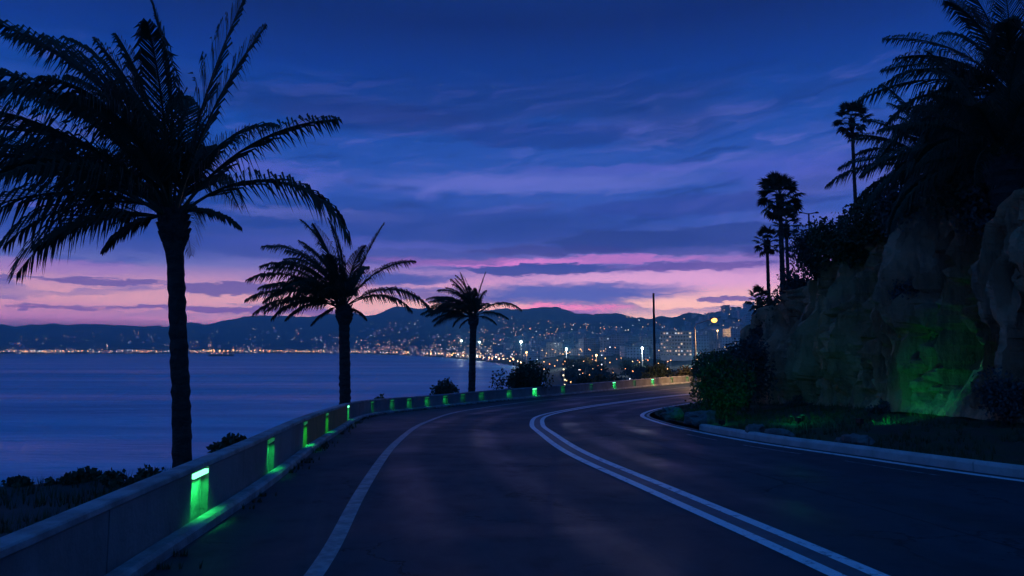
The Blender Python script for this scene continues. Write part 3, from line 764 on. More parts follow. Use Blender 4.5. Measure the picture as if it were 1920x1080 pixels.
def wall_bush(label, px, top_py, bot_py, D, wpx, seed, n=2600, m_=None, d=1.6, lobes=9):
    b_ = at(px, bot_py, D); t_ = at(px, top_py, D); gz = min(b_.z, ground(b_.x, b_.y) + .5)
    return bush(label, (b_.x, b_.y, gz - .1), wpx / F * D, d, t_.z - gz, n, .10 if D < 30 else .16, seed, m_, lobes=lobes)
wall_bush('small round bush behind the wall beside the smallest windblown palm', 836, 703, 740, 38.5, 66, 41, 1800)
wall_bush('widest dark bush behind the wall with an uneven crown', 982, 680, 732, 42.5, 140, 42, 4600, d=2.6, lobes=16)
wall_bush('low dark hedge-like bush behind the wall between pale post and pole', 1118, 704, 722, 53, 120, 43, 2600, lobes=14)
wall_bush('dark shrub mass at the foot of the utility pole', 1235, 684, 708, 62, 80, 44, 2600, d=3, lobes=12)
wall_bush('lamp-lit yellowish shrub mass behind the far wall', 1280, 686, 706, 62, 60, 45, 2200, mat('dry_bush_leaf', (.10, .09, .04), .7, (.07, .07, .03), 1.5), d=3, lobes=12)
wall_bush('small dark shrub just showing over the wall past the tallest windblown palm', 432, 812, 850, 12.2, 90, 46, 1400, d=1.0)
wall_bush('tiny shrub tuft peeping over the wall beyond the ochre panels', 716, 741, 752, 30, 24, 47, 500, d=.6, lobes=5)
# weeds on the dark bank
for i, (px, py, D, wpx, hp) in enumerate([(285, 880, 11.6, 70, 24), (215, 884, 11.8, 60, 20), (120, 874, 12, 80, 14), (30, 874, 12, 70, 12), (255, 886, 11.0, 50, 20), (175, 878, 12.3, 60, 18)]):
    b_ = at(px, py, D)
    bush('scraggly weed clump on the dark bank outside the wall', (b_.x, b_.y, ground(b_.x, b_.y) - .04), wpx / F * D, .6, .10 + hp / F * D, 420, .075, 60 + i, group='weeds on the bank', lobes=6, name='weed_clump')
# big bush on the verge at the apex of the bend, shrubs along the rock
def verge_pt(px, py, D): return at(px, py, D)
p_ = at(1352, 778, 21.5); bush('dense green bush at the apex of the bend, lit green from below', (p_.x, p_.y, p_.z - .1), 1.95, 1.9, 2.15, 9000, .085, 71, lobes=20)
p_ = at(1400, 760, 24.5); bush('dark tall shrub between the green-lit bush and the rock face', (p_.x, p_.y, p_.z - .2), 2.0, 1.8, 2.7, 6000, .10, 72, m_leaf_grey, lobes=16)
k0 = 80
face = np.array(mf.v).reshape(len(kc), FN + TN + 1, 3)
fpx = 960 + F * face[:, :, 0] / np.maximum(face[:, :, 1], 1e-3); fr = HC - face[:, :, 2]
fpy = 655 + F * fr / np.maximum(face[:, :, 1], 1e-3); fok = (face[:, :, 1] > 4)
def rock_pt(px, py):                                  # the nearest point of the rock surface that shows at a pixel
    c_ = np.where(fok, np.hypot(fpx - px, fpy - py) + .8 * face[:, :, 1], 1e9); i = np.unravel_index(c_.argmin(), c_.shape); return Vector(face[i])
for px, py, w, h, lab in [(1520, 500, 2.2, 1.6, 'rounded shrub overhanging the rock edge below the double street lamp'), (1560, 465, 2.0, 1.2, 'spreading shrub on the rock edge under the low ruined wall'),
                         (1492, 555, 1.5, 1.3, 'shrub hanging on the edge beside the fan palm trunks'), (1450, 600, 1.5, 1.2, 'low shrub under the short fan palm'),
                         (1432, 660, 1.6, 1.3, 'shrub growing from the cut below the short fan palm'), (1640, 440, 2.2, 1.3, 'broad shrub on the rock edge beside the ruined wall'),
                         (1700, 425, 2.2, 1.3, 'dark shrub under the overhanging palm fronds'), (1600, 480, 2.0, .9, 'creeping shrub draped on the upper rock face'),
                         (1760, 420, 2.0, 1.4, 'dense shrub on the rock edge under the hillside palms'), (1830, 400, 2.0, 1.6, 'tall shrub on the rock edge under the hillside palms'), (1890, 420, 1.8, 1.6, 'dark shrub beneath the lowest hillside palm')]:
    k0 += 1; p_ = rock_pt(px, py)
    bush(lab, (p_.x, p_.y, p_.z - .3), w, 1.6, h, 3000, .10, k0, m_leaf_grey if k0 % 2 else m_leaf, lobes=14)
rs2 = random.Random(99); nb_ = 0
while nb_ < 20:
    i = rs2.randrange(len(kc)); bk = rs2.uniform(2.6, 8.5); fo = float(np.interp(kL[i], *fo_tab)); p = kc[i] + kn[i] * (fo + bk)
    if not 8 < p[1] < 32 or not 1480 < 960 + F * p[0] / p[1] < 1990: continue
    nb_ += 1; k0 += 1
    bush('dark scrub bush among others on the slope above the rock face', (p[0], p[1], hill_z(p[0], p[1]) - .25), rs2.uniform(1.3, 2.4), rs2.uniform(1.3, 2.2), rs2.uniform(.8, 1.7), 1500, .12, k0, m_leaf if nb_ % 3 else m_leaf_grey, 'scrub on the slope above the rock', lobes=12)
for px, py, w, h, lab in [(1790, 655, 1.5, 1.1, 'grey-leaved shrub rooted in the rock face above the green light'), (1700, 560, 1.0, .6, 'small grey shrub clinging high on the rock face'),
                             (1500, 790, 1.4, .5, 'low scrub at the foot of the rock face'), (1640, 812, 1.3, .4, 'ground-hugging scrub by the verge boulders'), (1880, 800, 1.4, 1.2, 'added dark shrub filling in shade at the foot of the rock past the green light')]:  # the last shrub is added to darken the shaded foot of the rock
    k0 += 1; p_ = rock_pt(px, py)
    bush(lab, (p_.x, p_.y, p_.z - .2), w, 1.0, h, 2400, .07, k0, m_leaf_grey, lobes=12)

# grass on the verge and in the gutter below the parapet
def tufts(name, pts, hgt, label, m_):
    mb = MB()
    for x, y, z in pts:
        for k in range(5):
            a = random.uniform(0, 6.28); l = hgt * random.uniform(.5, 1.4); w = .007
            dx, dy = math.cos(a), math.sin(a); ln = random.uniform(.15, .7) * l
            mb.add([(x - dy * w, y + dx * w, z - .03), (x + dy * w, y - dx * w, z - .03), (x + dx * ln, y + dy * ln, z + l)], [(0, 1, 2)])
    o = mb.build(name, m_); tag(o, label, 'grass', kind='stuff'); return o
m_grass = mat('verge_grass', (.04, .07, .02), .8, (.07, .075, .03), 1.5)
pts = []; mvv = np.array(mv.v).reshape(len(kc), VN + 1, 3)
for _ in range(17000):
    i = random.randrange(len(kc) - 1); j = random.uniform(.3, VN - 1e-3); jj_ = int(j)
    if not (-3 < kc[i, 1] < 46): continue
    p = mvv[i, jj_] + (mvv[i, jj_ + 1] - mvv[i, jj_]) * (j - jj_) + (mvv[i + 1, jj_] - mvv[i, jj_]) * random.random()
    if fbm(p[0] * .8, p[1] * .8, 5, 3) > -.12: pts.append(tuple(p))
tufts('verge_grass', pts, .13, 'short rough grass on the verge under the rock', m_grass)
pts = []; gn = normals(wall_c)
for _ in range(2600):
    i = random.randrange(len(wall_c)); o_ = -.19 - abs(random.gauss(0, .10))
    if wall_c[i, 1] < -1 or wall_c[i, 1] > 40 or fbm(wL[i] * .5, 3, 0, 3) < -.1: continue
    pts.append((wall_c[i, 0] + gn[i, 0] * o_, wall_c[i, 1] + gn[i, 1] * o_, float(road_z(wall_c[i, 1])) + .01))
bp = []
for _ in range(5200):
    x, y = random.uniform(-13, -3.3), random.uniform(3.5, 14)
    d_ = nearest(wall_c, x, y)[1]
    if d_ > .35 and fbm(x * .8, y * .8, 7, 3) > -.15: bp.append((x, y, 0))
bz = land_z(np.array([p[0] for p in bp]), np.array([p[1] for p in bp]))
tufts('bank_grass', [(p[0], p[1], float(z)) for p, z in zip(bp, bz)], .16, 'dark dry grass on the bank outside the parapet', m_grass)
tufts('gutter_grass', pts, .05, 'thin grass growing in the gutter below the parapet', m_grass)

# boulders
m_bould = mat('pale_boulder', (.20, .19, .17), .9, (.10, .095, .085), 4, .8, 9)
def boulder(label, px, py, D, wx, wy, h, seed, group=None):
    rr = random.Random(seed); mb = MB(); mb.ball((0, 0, h * .3), .5, 14, 9)
    vs = []
    for v in mb.v:
        d = Vector((v[0], v[1], v[2] - h * .3)); k = 1 + .55 * fbm(d.x * 2.2 + seed, d.y * 2.2, d.z * 2.2, 4)
        d = d * k; d.z = min(d.z, .32 + .1 * rr.random())
        vs.append((d.x * wx, d.y * wy, d.z * h * 1.5 + h * .2))
    mb.v = vs; p_ = at(px, py, D); o = mb.build('boulder', m_bould); o.location = p_; o.rotation_euler = (0, 0, rr.uniform(0, 3)); return tag(o, label, 'rock', group)
boulder('flat pale boulder on the tip of the verge beside the bush', 1315, 787, 18.6, .95, .6, .3, 1)
boulder('long pale stone slab leaning by the verge tip', 1262, 777, 20.6, .9, .5, .28, 2)
boulder('small pale stone at the very tip of the verge', 1248, 781, 20.2, .4, .3, .16, 3)
boulder('pale boulder just behind the kerb end', 1416, 810, 15.6, .5, .35, .22, 4)
boulder('low pale boulder on the verge below the rock buttress', 1462, 818, 14.9, .55, .35, .2, 5)
boulder('wide pale boulder on the verge before the green-lit rock', 1604, 836, 13.2, .62, .4, .28, 6)
boulder('small stone next to the wide verge boulder', 1575, 832, 13.4, .25, .2, .16, 7)

# green lights added on the verge to wash rock, kerb and bush; made-up fixtures
mg = mat('added_flood_glass', (.1, .5, .2), .3, emit=(.05, 1, .25), es=.3)
foot_px = []
for i in range(len(kc)):
    fo = np.interp(kL[i], *fo_tab); p = kc[i] + kn[i] * fo; foot_px.append(960 + F * p[0] / p[1] if p[1] > 4 and kL[i] < s_k else 9999)
def added_flood(label, px, power, size=48, back=1.5, up=1.5, at_xy=None, aim_p=None):
    i = int(np.argmin([abs(v - px) for v in foot_px])); fo = float(np.interp(kL[i], *fo_tab)); u = max(.1, (fo - back) / (fo + .5))
    b_ = mvv[i, int(u * VN)]; p_ = Vector((b_[0], b_[1], b_[2] + .02))
    aim = Vector((kc[i][0] + kn[i][0] * (fo + .4), kc[i][1] + kn[i][1] * (fo + .4), b_[2] + up)); d = aim - p_
    if at_xy:
        fl = mvv.reshape(-1, 3); j = int(np.hypot(fl[:, 0] - at_xy[0], fl[:, 1] - at_xy[1]).argmin()); p_ = Vector(fl[j]) + Vector((0, 0, .02)); d = aim_p - p_
    t_ = thing('added_floodlight', label, 'floodlight', p_, math.atan2(d.y, d.x) - math.pi / 2)
    mb = MB(); mb.box((0, 0, .085), (.16, .09, .11)); mb.box((0, 0, .01), (.05, .05, .06)); mb.build('housing', m_dark, t_)
    mb = MB(); mb.box((0, .049, .088), (.13, .008, .085)); mb.build('glass', mg, t_)
    ld = bpy.data.lights.new('added_flood_light', 'SPOT' if size else 'POINT'); ld.energy = power; ld.color = (.0, 1, .30)
    if size: ld.spot_size = R(size * 2); ld.spot_blend = 1
    ld.shadow_soft_size = .06
    lo = bpy.data.objects.new('added_flood_light', ld); col.objects.link(lo); lo.parent = t_
    lo.location = (0, .075, .12) if size else (0, 0, .24); h = math.hypot(d.x, d.y); lo.rotation_euler = (math.pi / 2 + math.atan2(d.z, h), 0, 0)
added_flood('small added ground floodlight shining green on the buttress past the shrub', 1750, 70, 40, 1.8, .7)
added_flood('small added green verge lamp before the deep gully', 1595, 2, 0, 1.9, .6)
added_flood('small added green verge lamp behind the kerb near the wide boulder', 1660, 2.5, 0, 2.2, .6)
added_flood('small added green verge lamp before the far recess of the rock', 1500, 2, 0, 2.4, .6)
p_ = at(1352, 778, 21.5)
added_flood('small added ground floodlight under the bush at the apex of the bend', 0, 16, 80, at_xy=(5.6, 19.0), aim_p=at(1350, 715, 21.3))

# ------------------------------------------------------------------ poles and lamps near the road
m_pole = mat('galvanised_pole', (.35, .35, .35), .5, (.25, .25, .25), 3, metal=.3)
m_wood = mat('weathered_pole', (.06, .05, .045), .9, (.04, .035, .03), 4)
def lamp_emit(name, colr, es, sample=False): return mat(name, (.8, .8, .8), .4, emit=colr, es=es, sample=sample)
e_orange = lamp_emit('sodium_lamp', (1, .40, .05), 5)
e_white = lamp_emit('cool_white_lamp', (.74, .95, 1), 9)
e_warm = lamp_emit('warm_lamp', (1, .46, .14), 7)
e_cool = lamp_emit('pale_lamp', (.85, .93, 1), 6)
e_red = lamp_emit('red_orange_lamp', (1, .28, .07), 8)
D = 55.0; bs = at(1305, 717, D); tp = at(1305, 612, D); hd = at(1338, 600, D)
t_ = thing('street_lamp', 'tall street lamp glowing orange at the end of the far parapet', 'street lamp', (bs.x, bs.y, bs.z - .3))
h = tp.z - bs.z + .3; dx = hd.x - bs.x; dz = hd.z - bs.z + .3
mb = MB(); mb.tube([(0, 0, 0), (0, 0, h * .5), (0, 0, h)], [.10, .08, .06], 10); mb.build('pole', m_pole, t_)
mb = MB(); mb.tube([(0, 0, h), (.12, 0, h + .18), (dx * .5, 0, h + (dz - h) * .75), (dx, 0, dz + .1)], .035, 8); mb.build('arm', m_pole, t_)
mb = MB(); mb.tube([(dx - .30, 0, dz + .12), (dx - .1, 0, dz + .15), (dx + .35, 0, dz + .08)], [.05, .13, .06], 8); hb = mb.build('lamp_head', m_pole, t_)
mb = MB(); mb.ball((dx + .05, 0, dz - .02), .23, 12, 8, .8); mb.build('bulb', e_orange, hb)
ld = bpy.data.lights.new('street_light', 'SPOT'); ld.energy = 2600; ld.color = (1, .55, .2); ld.spot_size = R(165); ld.spot_blend = .7; ld.shadow_soft_size = .2
lo = bpy.data.objects.new('street_light', ld); col.objects.link(lo); lo.parent = t_; lo.location = (dx, 0, dz - .35)
D = 70; bs = at(1228, 700, D); tp = at(1228, 551, D)
t_ = thing('utility_pole', 'bare dark utility pole rising above the city lights', 'pole', (bs.x, bs.y, bs.z - 3))
h = tp.z - bs.z + 3; mb = MB(); mb.tube([(0, 0, 0), (0, 0, h * .5), (0, 0, h)], [.16, .13, .10], 10); mb.build('shaft', m_wood, t_)
mb = MB(); mb.tube([(0, 0, h), (0, 0, h + .07)], [.115, .09], 10); mb.build('cap', m_dark, t_)
D = 44.5; bs = at(1057, 724, D); tp = at(1057, 690, D)
t_ = thing('post', 'short pale post with small warm lights beside the widest bush', 'post', (bs.x, bs.y, bs.z - .5)); h = tp.z - bs.z + .5
mb = MB(); mb.tube([(0, 0, 0), (0, 0, h)], .06, 8); mb.build('shaft', m_pole, t_)
for z_ in (.35, .55, .72, .95):
    mb = MB(); mb.ball((random.uniform(-.08, .08), -.08, h * z_), .05, 8, 5); mb.build('bulb', lamp_emit('post_bulb', (1, .85, .45), 2.5), t_)
D = 42; bs = at(1519, 470, D); tp = at(1519, 400, D)
t_ = thing('double_street_lamp', 'unlit double-arm street lamp on the hilltop', 'street lamp', (bs.x, bs.y, bs.z - 1.5)); h = tp.z - bs.z + 1.5
mb = MB(); mb.tube([(0, 0, 0), (0, 0, h)], [.08, .05], 8); mb.build('pole', m_dark, t_)
for sg in (-1, 1):
    mb = MB(); mb.tube([(0, 0, h - .05), (sg * .3, 0, h + .02), (sg * .42, 0, h + .03)], .03, 6); a_ = mb.build('arm', m_dark, t_)
    mb = MB(); mb.tube([(sg * .38, 0, h + .03), (sg * .5, 0, h + .06), (sg * .62, 0, h + .03)], [.03, .07, .03], 6); mb.build('lamp_head', m_dark, a_)
# low ruined wall on the hilltop
bs = at(1605, 438, 29.5)
t_ = thing('ruined_wall', 'low broken plaster wall on the hilltop among shrubs', 'wall', (bs.x, bs.y, bs.z - .6), .25)
for i, (x, w, hh) in enumerate([(-.62, .34, 1.35), (-.2, .5, .95), (.32, .5, .8), (.85, .5, .9)]):
    mb = MB(); mb.box((x, 0, hh / 2), (w - .012, .25, hh)); mb.build('block', mat('old_plaster', (.22, .17, .15), .9, (.14, .11, .10), 4, .5, 12), t_)

# ------------------------------------------------------------------ the town round the bay
m_wallA = mat('pale_facade', (.74, .72, .70), .85, (.60, .58, .56), .3)
m_wallB = mat('cream_facade', (.70, .62, .52), .85, (.56, .48, .40), .3)
m_wallC = mat('grey_facade', (.52, .52, .54), .85, (.40, .40, .42), .3)
m_roof = mat('flat_roof', (.34, .32, .31), .9)
m_tile = mat('tile_roof', (.20, .09, .06), .9)
m_glass = mat('dark_window', (.02, .025, .03), .15, spec=.6)
w_warm = lamp_emit('lit_window_warm', (1, .55, .24), .55); w_yel = lamp_emit('lit_window_yellow', (1, .74, .40), .9); w_wht = lamp_emit('lit_window_white', (.85, .93, 1), .7)
def block(w, d, st, seed, lit=.14, stor=3.1, bay=3.2):
    # returns meshes: walls with balcony slabs, roof pieces, dark windows, lit windows
    rr = random.Random(seed); H = st * stor
    wl_, rf, dk, lt = MB(), MB(), MB(), MB()
    wl_.box((0, 0, H / 2 - 2), (w, d, H + 4))
    for k in range(1, st + 1): wl_.box((0, -.15, k * stor - .1), (w + .5, d + .8, .28))
    rf.box((0, 0, H + .35), (w - .6, d - .6, .5))
    rf.box((rr.uniform(-.25, .25) * w, rr.uniform(-.2, .2) * d, H + 1.5), (rr.uniform(2.5, 5), rr.uniform(2.5, 4), 2.6))
    if rr.random() < .6: rf.box((rr.uniform(-.3, .3) * w, 0, H + 1.1), (2, 2, 1.6))
    for axis, ln, off in ((0, w, d / 2), (1, d, w / 2)):
        nb = max(2, int(ln / bay))
        for sg in (-1, 1):
            for i in range(nb):
                for k in range(st):
                    u = -ln / 2 + ln * (i + .5) / nb; z = k * stor + 1.55; ww = bay * rr.choice((.28, .34, .46))
                    tgt = lt if rr.random() < lit else dk
                    if tgt is lt: lt.cur = rr.choice((0, 0, 0, 1, 1, 2))
                    if axis == 0: tgt.box((u, sg * (off + .03), z), (ww, .1, 1.25))
                    else: tgt.box((sg * (off + .03), u, z), (.1, ww, 1.25))
    return wl_, rf, dk, lt
protos = []
for i, (w, d, st) in enumerate([(16, 12, 5), (22, 13, 6), (14, 14, 4), (28, 13, 5), (12, 11, 7), (18, 12, 3), (34, 14, 7), (13, 10, 3), (20, 14, 8), (24, 12, 4)]):
    wl_, rf, dk, lt = block(w, d, st, 100 + i, .03 + .02 * (i % 4))
    protos.append((wl_.mesh('wall', (m_wallA, m_wallB, m_wallC)[i % 3]), rf.mesh('roof', m_roof), dk.mesh('windows', m_glass), lt.mesh('lit_windows', [w_warm, w_yel, w_wht]), w, d, st * 3.1))
def place_building(i, x, y, z, rz, label, sc=1., group='apartment blocks of the town below the bend'):
    wl_, rf, dk, lt, w, d, h = protos[i]
    t_ = thing('apartment_building', label, 'building', (x, y, z), rz, group); t_.scale = (sc,) * 3
    link('wall', wl_, t_); link('roof', rf, t_)
    tag(link('dark_windows', dk, t_), kind='stuff'); tag(link('lit_windows', lt, t_), kind='stuff')
kinds = ['pale', 'cream', 'grey']
bl = [f"{kinds[i % 3]} {n_} apartment block in the town below the bend" for i, n_ in enumerate(['five-storey', 'broad six-storey', 'square four-storey', 'long five-storey', 'narrow seven-storey', 'low three-storey', 'long seven-storey', 'small three-storey', 'tall eight-storey', 'long four-storey'])]
placed = []; cnt = 0
def try_place(px, r_, gap):
    a = math.atan((px - 960) / F); x, y = r_ * math.sin(a), r_ * math.cos(a)
    for (u, v, g_) in placed:
        if (u - x) ** 2 + (v - y) ** 2 < (gap + g_) ** 2 * .8: return None
    placed.append((x, y, gap)); return x, y
# the one large lit block behind the street lamp
a = at(1268, 660, 620)
wl_, rf, dk, lt = block(27, 14, 7, 777, .0)
t_ = thing('apartment_building', 'big pale apartment block with many lit windows behind the orange street lamp', 'building', (a.x, a.y, -14), -.25)
wl_.build('wall', m_wallB, t_); rf.build('roof', m_roof, t_)
rr = random.Random(5); wmesh = {}
for key, m_ in (('d', m_glass), ('w', w_warm), ('y', w_yel), ('h', w_wht)):
    mb = MB(); mb.box((0, 0, 0), (1.3, .16, 1.25)); wmesh[key] = mb.mesh('window', m_)
placed.append((a.x, a.y, 22))
for k in range(9):
    for i in range(11):
        z_ = k * 3.1 + 1.55
        if k >= 7: continue
        key = 'd' if rr.random() > (.6 if k == 6 else .26) else rr.choice('wwyyh')
        w_ = link('window', wmesh[key], t_, (-13.5 + 27 * (i + .5) / 11, -7.09, z_))
t_.location.z = at(1268, 622, 620).z - 7 * 3.1
# clusters
tries = 0
while cnt < 300 and tries < 6000:
    tries += 1
    px = random.uniform(930, 1430); lo_r = float(np.interp(px, [930, 1000, 1100, 1200, 1430], [1200, 950, 820, 720, 640]))
    r_ = lo_r * (2500 / lo_r) ** (random.random() ** 1.3)
    i = random.randrange(10); gp = protos[i][4] * .42 + 1
    q_ = try_place(px, r_, gp)
    if q_ is None: continue
    z = ground(*q_)
    if z < SEA + .5: z = SEA + 1.0
    # near roofs must stay under the sight line to the town
    topy = 655 - (z + protos[i][6] - HC) / r_ * F
    if r_ < 700 and topy < 648: continue
    where = ('by the bay corner', 'beyond the park trees', 'past the utility pole', 'past the orange street lamp')[int(np.searchsorted([1040, 1180, 1300], px))] + (', low down' if r_ < 1000 else ', partway uphill' if r_ < 1600 else ', high uphill')
    place_building(i, q_[0], q_[1], z, random.uniform(-.5, .5) + (0 if random.random() < .7 else 1.57), bl[i].replace(' in the town below the bend', ' ') + where, random.uniform(.7, 1.0)); cnt += 1
# villas and small houses over the far slopes: one small mesh each
hm = []
for k in range(6):
    mb = MB(); w, d, h_ = ((12, 10, 6), (18, 11, 9), (10, 9, 5), (24, 12, 15), (16, 12, 12), (30, 13, 18))[k]
    mb.cur = 0; mb.box((0, 0, h_ / 2 - 3), (w, d, h_ + 6)); mb.cur = 1
    if k in (0, 2): mb.add([(-w / 2 - .4, -d / 2 - .4, h_), (w / 2 + .4, -d / 2 - .4, h_), (w / 2 + .4, d / 2 + .4, h_), (-w / 2 - .4, d / 2 + .4, h_), (-w / 4, 0, h_ + 2.6), (w / 4, 0, h_ + 2.6)], [(0, 1, 5, 4), (1, 2, 5), (2, 3, 4, 5), (3, 0, 4)])
    else: mb.box((0, 0, h_ + .4), (w - .8, d - .8, .8))
    rr = random.Random(k)
    for z in np.arange(1.8, h_ - .6, 3.):
        for x in np.arange(-w / 2 + 2, w / 2 - 1, 3.4):
            mb.cur = 2 if rr.random() > .22 else rr.choice((3, 3, 4)); mb.box((x, -d / 2 - .03, z), (1.5, .1, 1.4))
    hm.append(mb.mesh('house', [(m_wallA, m_wallB)[k % 2], m_tile if k in (0, 2) else m_roof, m_glass, lamp_emit('far_window_warm', (1, .48, .17), 2.5), lamp_emit('far_window_white', (1, .85, .65), 2.)]))
hl = ['small tile-roofed villa', 'small flat-roofed villa', 'tiny tile-roofed cottage', 'long pale block', 'flat-roofed house block', 'large hotel-like block']
cnt = 0; tries = 0
while cnt < 290 and tries < 8000:
    tries += 1
    px = random.uniform(-60, 1400) if random.random() < .45 else random.uniform(600, 1380)
    rs0 = float(np.interp(px, *shore_r)); rr0 = float(np.interp(px, *ridge_r))
    u = random.random() ** 1.9 * .72 + .01
    r_ = rs0 + (rr0 - rs0) * u
    if r_ < 1100: continue
    q_ = try_place(px, r_, 13)
    if q_ is None: continue
    k = random.choice((3, 4, 5, 4, 1)) if u < .22 else random.choice((0, 1, 2, 0, 2, 4))
    o = link('house', hm[k], None, (q_[0], q_[1], ground(*q_))); o.rotation_euler = (0, 0, random.uniform(-.6, .6)); tag(o, hl[k] + (' across the open bay' if px < 420 else ' by the harbour lamps' if px < 700 else ' at the head of the bay' if px < 960 else ' above the town') + (', near the water' if u < .12 else ', midway up' if u < .35 else ', well up the slope'), 'house', 'houses around the far bay'); cnt += 1
# silhouettes of houses on the near ridge
for i, (px, w, h_) in enumerate([(1385, 15, 9), (1372, 10, 6), (1402, 12, 7), (1360, 9, 5)]):
    a = math.atan((px - 960) / F); r_ = float(np.interp(px, *ridge_r)) * .985; x, y = r_ * math.sin(a), r_ * math.cos(a)
    o = link('house', hm[(0, 1, 4, 1)[i]], None, (x, y, ground(x, y) + 2)); tag(o, ['tile-roofed house on the skyline of the near ridge', 'flat villa on the skyline of the near ridge', 'tallest house block on the skyline of the near ridge', 'flat villa on the skyline of the near ridge'][i], 'house', 'houses on the near ridge'); o.scale = (1.1,) * 3

# lamps of the promenade, streets and hillside roads
def lampm(rad_, h_, em, name='street_lamp'):
    mb = MB(); mb.cur = 0; mb.tube([(0, 0, -3), (0, 0, h_)], .12 + .02 * rad_, 5); mb.cur = 1; mb.ball((0, 0, h_ + rad_ * .8), rad_, 8, 6)
    return mb.mesh(name, [m_pole, em])
s_hot = [lampm(1.5, 9, lamp_emit('promenade_white', (1, .90, .78), 13)), lampm(1.5, 9, lamp_emit('promenade_warm', (1, .50, .18), 18)), lampm(2.1, 10, lamp_emit('promenade_orange', (1, .42, .12), 22))]
n_l = 0; px = -40.
while px < 985:
    rs0 = float(np.interp(px, *shore_r)) * 1.012 + 6; a = math.atan((px - 960) / F)
    k = 0 if random.random() < .42 else 1
    if 380 < px < 650 and random.random() < .6: k = 2
    x, y = rs0 * math.sin(a), rs0 * math.cos(a)
    o = link('street_lamp', s_hot[k], None, (x, y, SEA + 2 + random.uniform(-.5, 1.5)))
    sc = random.uniform(.65, 1.1) * (rs0 / 3500) ** .55; o.scale = (sc,) * 3
    tag(o, ['white promenade lamp in the row along the far waterline', 'warm promenade lamp in the row along the far waterline', 'strong orange harbour lamp in the row along the far waterline'][k], 'street lamp', ['white promenade lamps', 'warm promenade lamps', 'orange harbour lamps'][k])
    px += random.uniform(5, 12); n_l += 1
t_s = [lampm(.36, 8, e_warm), lampm(.36, 8, e_cool), lampm(.36, 7, e_red)]
cnt = 0
while cnt < 260:
    px = random.gauss(1130, 130) if random.random() < .75 else random.uniform(650, 1400)
    if not 640 < px < 1400: continue
    rs0 = float(np.interp(px, *shore_r)); lo_r = max(rs0 * 1.02, 300); lo_r = max(rs0 * 1.02, 230); r_ = lo_r * (3200 / lo_r) ** random.random()
    a = math.atan((px - 960) / F); x, y = r_ * math.sin(a), r_ * math.cos(a); z = ground(x, y)
    if z < SEA + .3: continue
    k = random.choice((0, 0, 0, 0, 1, 2)); o = link('street_lamp', t_s[k], None, (x, y, z + random.uniform(0, 6) * (r_ < 900)))
    sc = random.uniform(.6, 1.15) * (r_ / 800) ** .8; o.scale = (sc,) * 3; cnt += 1
    tag(o, ['warm street lamp among the buildings of the town', 'cool white street lamp among the buildings of the town', 'reddish street lamp among the buildings of the town'][k], 'street lamp', ['warm town street lamps', 'white town street lamps', 'reddish town street lamps'][k])
# what is left of the far-off lights reads as one glitter
mb = MB()
for _ in range(1500):
    if random.random() < .3: px = random.uniform(-60, 700)
    else: px = random.gauss(980, 210)
    if not -60 < px < 1420: continue
    rs0 = float(np.interp(px, *shore_r)); rr0 = float(np.interp(px, *ridge_r)); u = random.random() ** 2.3 * .78 + .004; r_ = rs0 + (rr0 - rs0) * u
    if r_ < 900: continue
    a = math.atan((px - 960) / F); x, y = r_ * math.sin(a), r_ * math.cos(a); z = ground(x, y) + random.uniform(3, 12)
    mb.cur = random.choice((0, 0, 0, 1, 1, 2)); mb.ball((x, y, z), random.uniform(.3, 1.0) * (r_ / 2200) ** .8, 5, 4)
tag(mb.build('distant_town_lights', [lamp_emit('glint_warm', (1, .48, .17), 10), lamp_emit('glint_white', (1, .90, .78), 8), lamp_emit('glint_red', (1, .32, .10), 8)]), 'countless tiny lights scattered over the town and far hillsides', 'lights', kind='stuff')
# tall floodlight masts
def mast(label, px, py, r_, rad_, em):
    p_ = at(px, py, r_); gz = max(ground(p_.x, p_.y), SEA + .5); h_ = p_.z - gz
    t_ = thing('floodlight_mast', label, 'light mast', (p_.x, p_.y, gz))
    mb = MB(); mb.tube([(0, 0, -2), (0, 0, h_)], [.35, .18], 8); mb.build('mast', m_pole, t_)
    mb = MB(); mb.box((0, 0, h_ + .1), (rad_ * 2.2, .5, .5)); hd_ = mb.build('lamp_bracket', m_dark, t_)
    mb = MB(); mb.ball((0, -.4, h_), rad_, 12, 8); mb.build('lamp', em, hd_)
    ld = bpy.data.lights.new('mast_light', 'POINT'); ld.energy = (26000 if em is e_white else 8000) * min(1, (r_ / 700)); ld.color = (.8, .95, 1) if em is e_white else (1, .55, .2); ld.shadow_soft_size = .6
    lo = bpy.data.objects.new('mast_light', ld); col.objects.link(lo); lo.parent = t_; lo.location = (0, -2.5 - rad_, h_ - .5)
mast('white floodlight mast over the shore beside the smallest windblown palm', 865, 639, 1450, 2.0, e_white)
mast('thin white floodlight mast at the head of the beach', 899, 641, 1300, 1.0, e_white)
mast('brightest white floodlight mast standing over the bay corner', 977, 641, 820, 1.5, e_white)
mast('white floodlight mast amid the dark park trees', 1062, 654, 560, .8, e_white)
mast('white floodlight mast beside the utility pole', 1204, 653, 420, .72, e_white)
mast('small white lamp mast by the foot of the orange street lamp', 1303, 664, 520, .5, e_white)
mast('warm floodlight mast over the bay-side buildings', 987, 661, 760, .8, lamp_emit('amber_lamp', (1, .5, .14), 12))
mast('amber floodlight mast above the town park', 1118, 666, 520, .6, lamp_emit('amber_lamp', (1, .5, .14), 12))
mast('amber lamp mast uphill behind the orange street lamp', 1345, 620, 760, .7, lamp_emit('amber_lamp', (1, .5, .14), 12))
